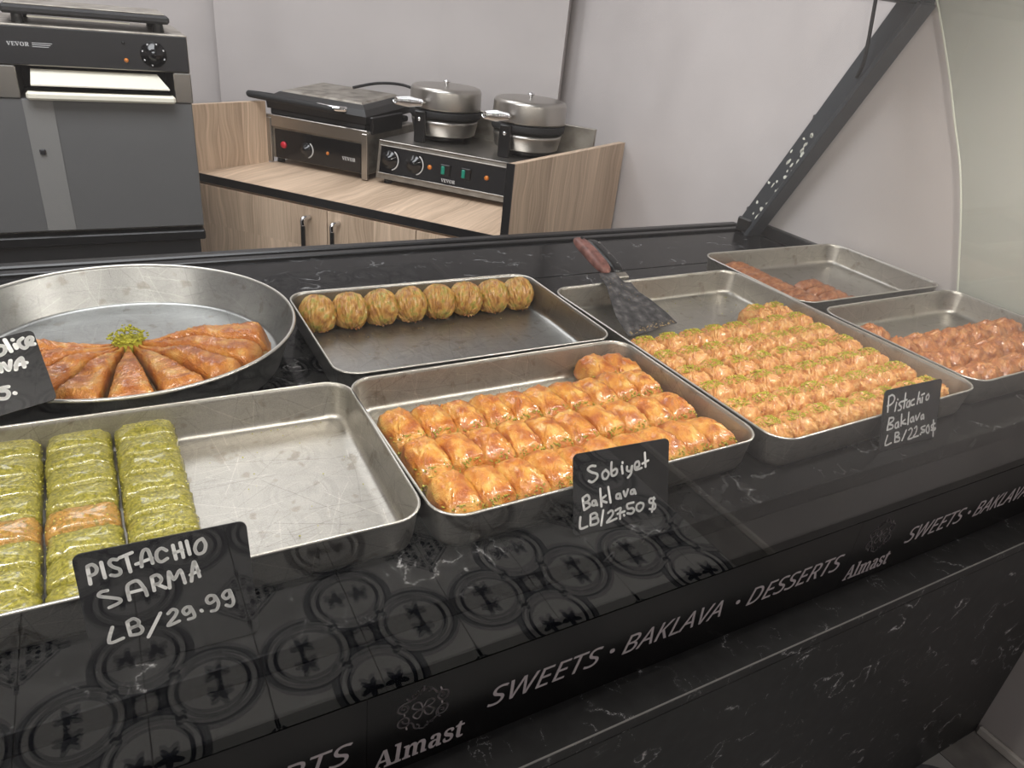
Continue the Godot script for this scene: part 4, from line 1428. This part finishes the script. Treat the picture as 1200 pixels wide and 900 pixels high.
func shell_pastry(o: Node3D, seed_: int) -> void:
	var n1 := noise(30.0, seed_, 2)
	var rows := []
	var nv := 20
	var nu := 150
	for j in range(1, nv):
		var ph := PI * j / nv
		var row := PackedVector3Array()
		for i in nu:
			var a := TAU * i / nu
			var d := Vector3(sin(ph) * cos(a), cos(ph), sin(ph) * sin(a))
			var rib := 0.10 * absf(sin(a * 4.5 + 1.6 * sin(ph * 2.0))) * sin(ph) + 0.055 * absf(sin(a * 13.0 + 1.8 * ph)) * sin(ph)
			row.append(d * (1.0 + rib + n1.get_noise_3dv(d * 30.0) * 0.10))
		rows.append(row)
	var m := MB.new().rings(rows)
	var lean := Basis(Vector3(1, 0, 0), -0.55) * Basis(Vector3(0, 0, 1), 0.15 * ((seed_ % 4) - 1.5))
	for i in m.v.size():
		var p: Vector3 = lean * m.v[i]
		p = Vector3(p.x * 0.0262, p.y * 0.0300, p.z * 0.0290)
		p.y = maxf(p.y, -0.0225 + 0.002 * n1.get_noise_2d(p.x * 2000.0, p.z * 2000.0)) + 0.0240
		m.v[i] = p
	part("pastry", m.mesh(), M.shell, o)
	var g := RandomNumberGenerator.new()
	g.seed = seed_
	var c := MB.new()
	for i in 40:
		var a := g.randf_range(0.1, 0.9) * PI
		crumb(c, Vector3(cos(a) * 0.0225, g.randf_range(0.001, 0.012), sin(a) * 0.0245), g.randf_range(0.001, 0.0022), g)
	var k := part("nut_filling", c.mesh(), M.finger, o, "brown nut filling at the open end")
	k.set_meta("kind", "stuff")


func wedge(o: Node3D, seed_: int) -> void:
	var n1 := noise(22.0, seed_, 3)
	var n2 := noise(130.0, seed_ + 9, 2)
	var half := deg_to_rad(9.0)
	var wide := deg_to_rad(9.5)
	var rows := []
	var side := []
	var nr := 64
	var nc := 30
	for j in nr + 1:
		var k := j / float(nr)
		var rad := lerpf(0.020, 0.188, k)
		var end := 1.0 - pow(maxf(0.0, (k - 0.86) / 0.14), 2.6) * 0.86
		var w := (rad * tan(half) - 0.0012) * (1.0 if k < 0.9 else sqrt(maxf(0.02, 1.0 - pow((k - 0.9) / 0.1, 2.0) * 0.75)))
		var h := lerpf(0.028, 0.044, smoothstep(0.0, 0.5, k)) * end
		h *= 1.0 + 0.10 * n1.get_noise_2d(k * 0.1, 7.0)
		var row := PackedVector3Array()
		row.append(Vector3(rad, 0.011, -w))
		for i in nc + 1:
			var s := -1.0 + 2.0 * i / nc
			var a := PI / 2 * s
			var zz := signf(s) * pow(absf(sin(a)), 0.55) * w
			var yy := h * (0.60 + 0.40 * pow(maxf(0.0, cos(a)), 0.75))
			var p := Vector3(rad, yy, zz)
			var q := n1.get_noise_3dv(p) * 0.07 + (absf(n2.get_noise_3dv(p)) - 0.25) * 0.09
			p.y *= 1.0 + q * minf(1.0, k * 4.0)
			row.append(p)
		row.append(Vector3(rad, 0.011, w))
		rows.append(row)
	part("crust", MB.new().rings(rows).mesh(), M.slice, o)
	# the pale cut layers under the crust
	var lr := []
	for yk in [0.0, 0.006, 0.0155]:
		var r0 := 0.022
		var r1 := 0.183
		var in0 := r0 * tan(wide) - 0.0004
		var in1 := r1 * tan(wide) - 0.0004
		var ring := PackedVector3Array()
		for q in 9:
			ring.append(Vector3(lerpf(r0, r1, q / 8.0), yk, -lerpf(in0, in1, q / 8.0) * (1.0 + 0.05 * n2.get_noise_2d(q * 0.1, yk * 20.0))))
		for q in 9:
			ring.append(Vector3(lerpf(r1, r0, q / 8.0), yk, lerpf(in1, in0, q / 8.0) * (1.0 + 0.05 * n2.get_noise_2d(q * 0.1 + 5.0, yk * 20.0))))
		lr.append(ring)
	part("cut_layers", MB.new().rings(lr).mesh(), M.layers, o, "pale cut pastry layers")


# ---------------------------------------------------------------- spatulas and price cards
func utensils() -> void:
	var neck := Vector3(0.8155, 0.9340, -1.033)
	var tip := Vector3(0.820, 0.8865, -0.890)
	var ez := (tip - neck).normalized()
	var ex := Vector3(0.987, 0, -0.163)
	ex = (ex - ez * ex.dot(ez)).normalized()
	var up := ez.cross(ex).normalized()
	for which in 2:
		var at := neck + (Vector3.ZERO if which == 0 else ex * 0.034 - up * 0.0065)
		var t := thing("spatula", "wide steel spatula with a brown wooden handle resting on the large tray's rim" if which == 0 else "black riveted spatula handle tucked under the brown handled spatula", "spatula", at)
		t.basis = Basis(ex, up, ez)
		var ln := neck.distance_to(tip)
		if which == 0:
			var poly := PackedVector2Array([Vector2(-0.021, -0.012), Vector2(-0.022, 0.012), Vector2(-0.027, 0.032), Vector2(-0.044, 0.072), Vector2(-0.058, 0.110), Vector2(-0.064, ln + 0.010), Vector2(0.064, ln - 0.010), Vector2(0.060, 0.110), Vector2(0.048, 0.070), Vector2(0.028, 0.030), Vector2(0.021, 0.012), Vector2(0.020, -0.012)])
			part("blade", MB.new().prism(poly, Vector3(0, 0.0, 0), Vector3.RIGHT, Vector3.BACK, -0.0014).mesh(), M.blade, t, "worn grey steel blade with crumbs")
			var c := MB.new()
			var g := RandomNumberGenerator.new()
			g.seed = 17
			for i in 70:
				var x := g.randf_range(-0.058, 0.058)
				crumb(c, Vector3(x, 0.002, ln - 0.002 - absf(g.randfn(0.0, 0.006)) - x * 0.15), g.randf_range(0.0006, 0.0018), g)
			for i in 40:
				crumb(c, Vector3(g.randf_range(-0.03, 0.03), 0.0016, g.randf_range(0.0, 0.10)), g.randf_range(0.0004, 0.001), g)
			part("crumbs", c.mesh(), M.layers, t).set_meta("kind", "stuff")
		else:
			part("blade", MB.new().box(Vector3(0, -0.0012, 0.035), Vector3(0.030, 0.0014, 0.10), 0.0004).mesh(), M.blade, t)
			part("bolster", MB.new().box(Vector3(0, 0.001, -0.006), Vector3(0.030, 0.011, 0.016), 0.002).mesh(), M.steel_worn, t, "grey steel bolster")
		var hm := pillow(0.031, 0.019, 0.116, 0.55, 0.7, 0.02, 10.0, 5, 28, 13)
		hm.moved(Transform3D(Basis(Vector3.RIGHT, -0.04), Vector3(0, -0.0065, -0.068)))
		var h := part("handle", hm.mesh(), M.rosewood if which == 0 else M.black, t)
		if which == 0:
			part("hang_hole", MB.new().lathe([[0.0, 0.0], [0.0035, 0.0], [0.0035, 0.0012], [0.0, 0.0012]], 14, Vector3(0, 0.0098, -0.112)).mesh(), M.gap, h)
		else:
			for z in [-0.035, -0.065, -0.10]:
				part("rivet", MB.new().lathe([[0.0, 0.0], [0.003, 0.0], [0.0025, 0.001], [0.0, 0.0014]], 12, Vector3(0.004, 0.0115, z)).mesh(), M.steel, h)


func cards() -> void:
	var labels := {
		"sarma": "black price card for pistachio sarma leaning on the tray of green rolls",
		"sob": "black price card chalked Sobiyet Baklava leaning on the stuffed baklava tray",
		"pist": "black price card chalked Pistachio Baklava on the large tray",
		"slice": "black price card chalked slice lying on the round tray",
	}
	for key in CARDS:
		var c: Dictionary = CARDS[key]
		var ex := Vector3(c.right[0], c.right[1], c.right[2]).normalized()
		var ey := Vector3(c.up[0], c.up[1], c.up[2]).normalized()
		var ez := ex.cross(ey).normalized()
		ey = ez.cross(ex)
		var t := thing("price_card", labels[key], "price card", Vector3(c.at[0], c.at[1], c.at[2]), 0.0, "chalk price cards")
		t.basis = Basis(ex, ey, ez)
		var w: float = c.size[0]
		var h: float = c.size[1]
		var poly := PackedVector2Array()
		for p in rr(w, h, 0.006, 0.0, 5):
			poly.append(Vector2(p.x, p.z))
		part("card", MB.new().prism(poly, Vector3(0, 0, -0.0016), Vector3.RIGHT, Vector3.UP, 0.0014).mesh(), M.card, t)
		var m := MB.new()
		for s in c.strokes:
			var pts := []
			for i in range(0, s.size(), 2):
				pts.append(Vector2(s[i], s[i + 1]) * 0.001)
			m.stroke(pts, 0.0014 if key != "slice" else 0.0021, Vector3.ZERO, Vector3.RIGHT, Vector3.UP, 0.0001)
		part("handwriting", m.mesh(), M.chalk, t, "white chalk handwriting")
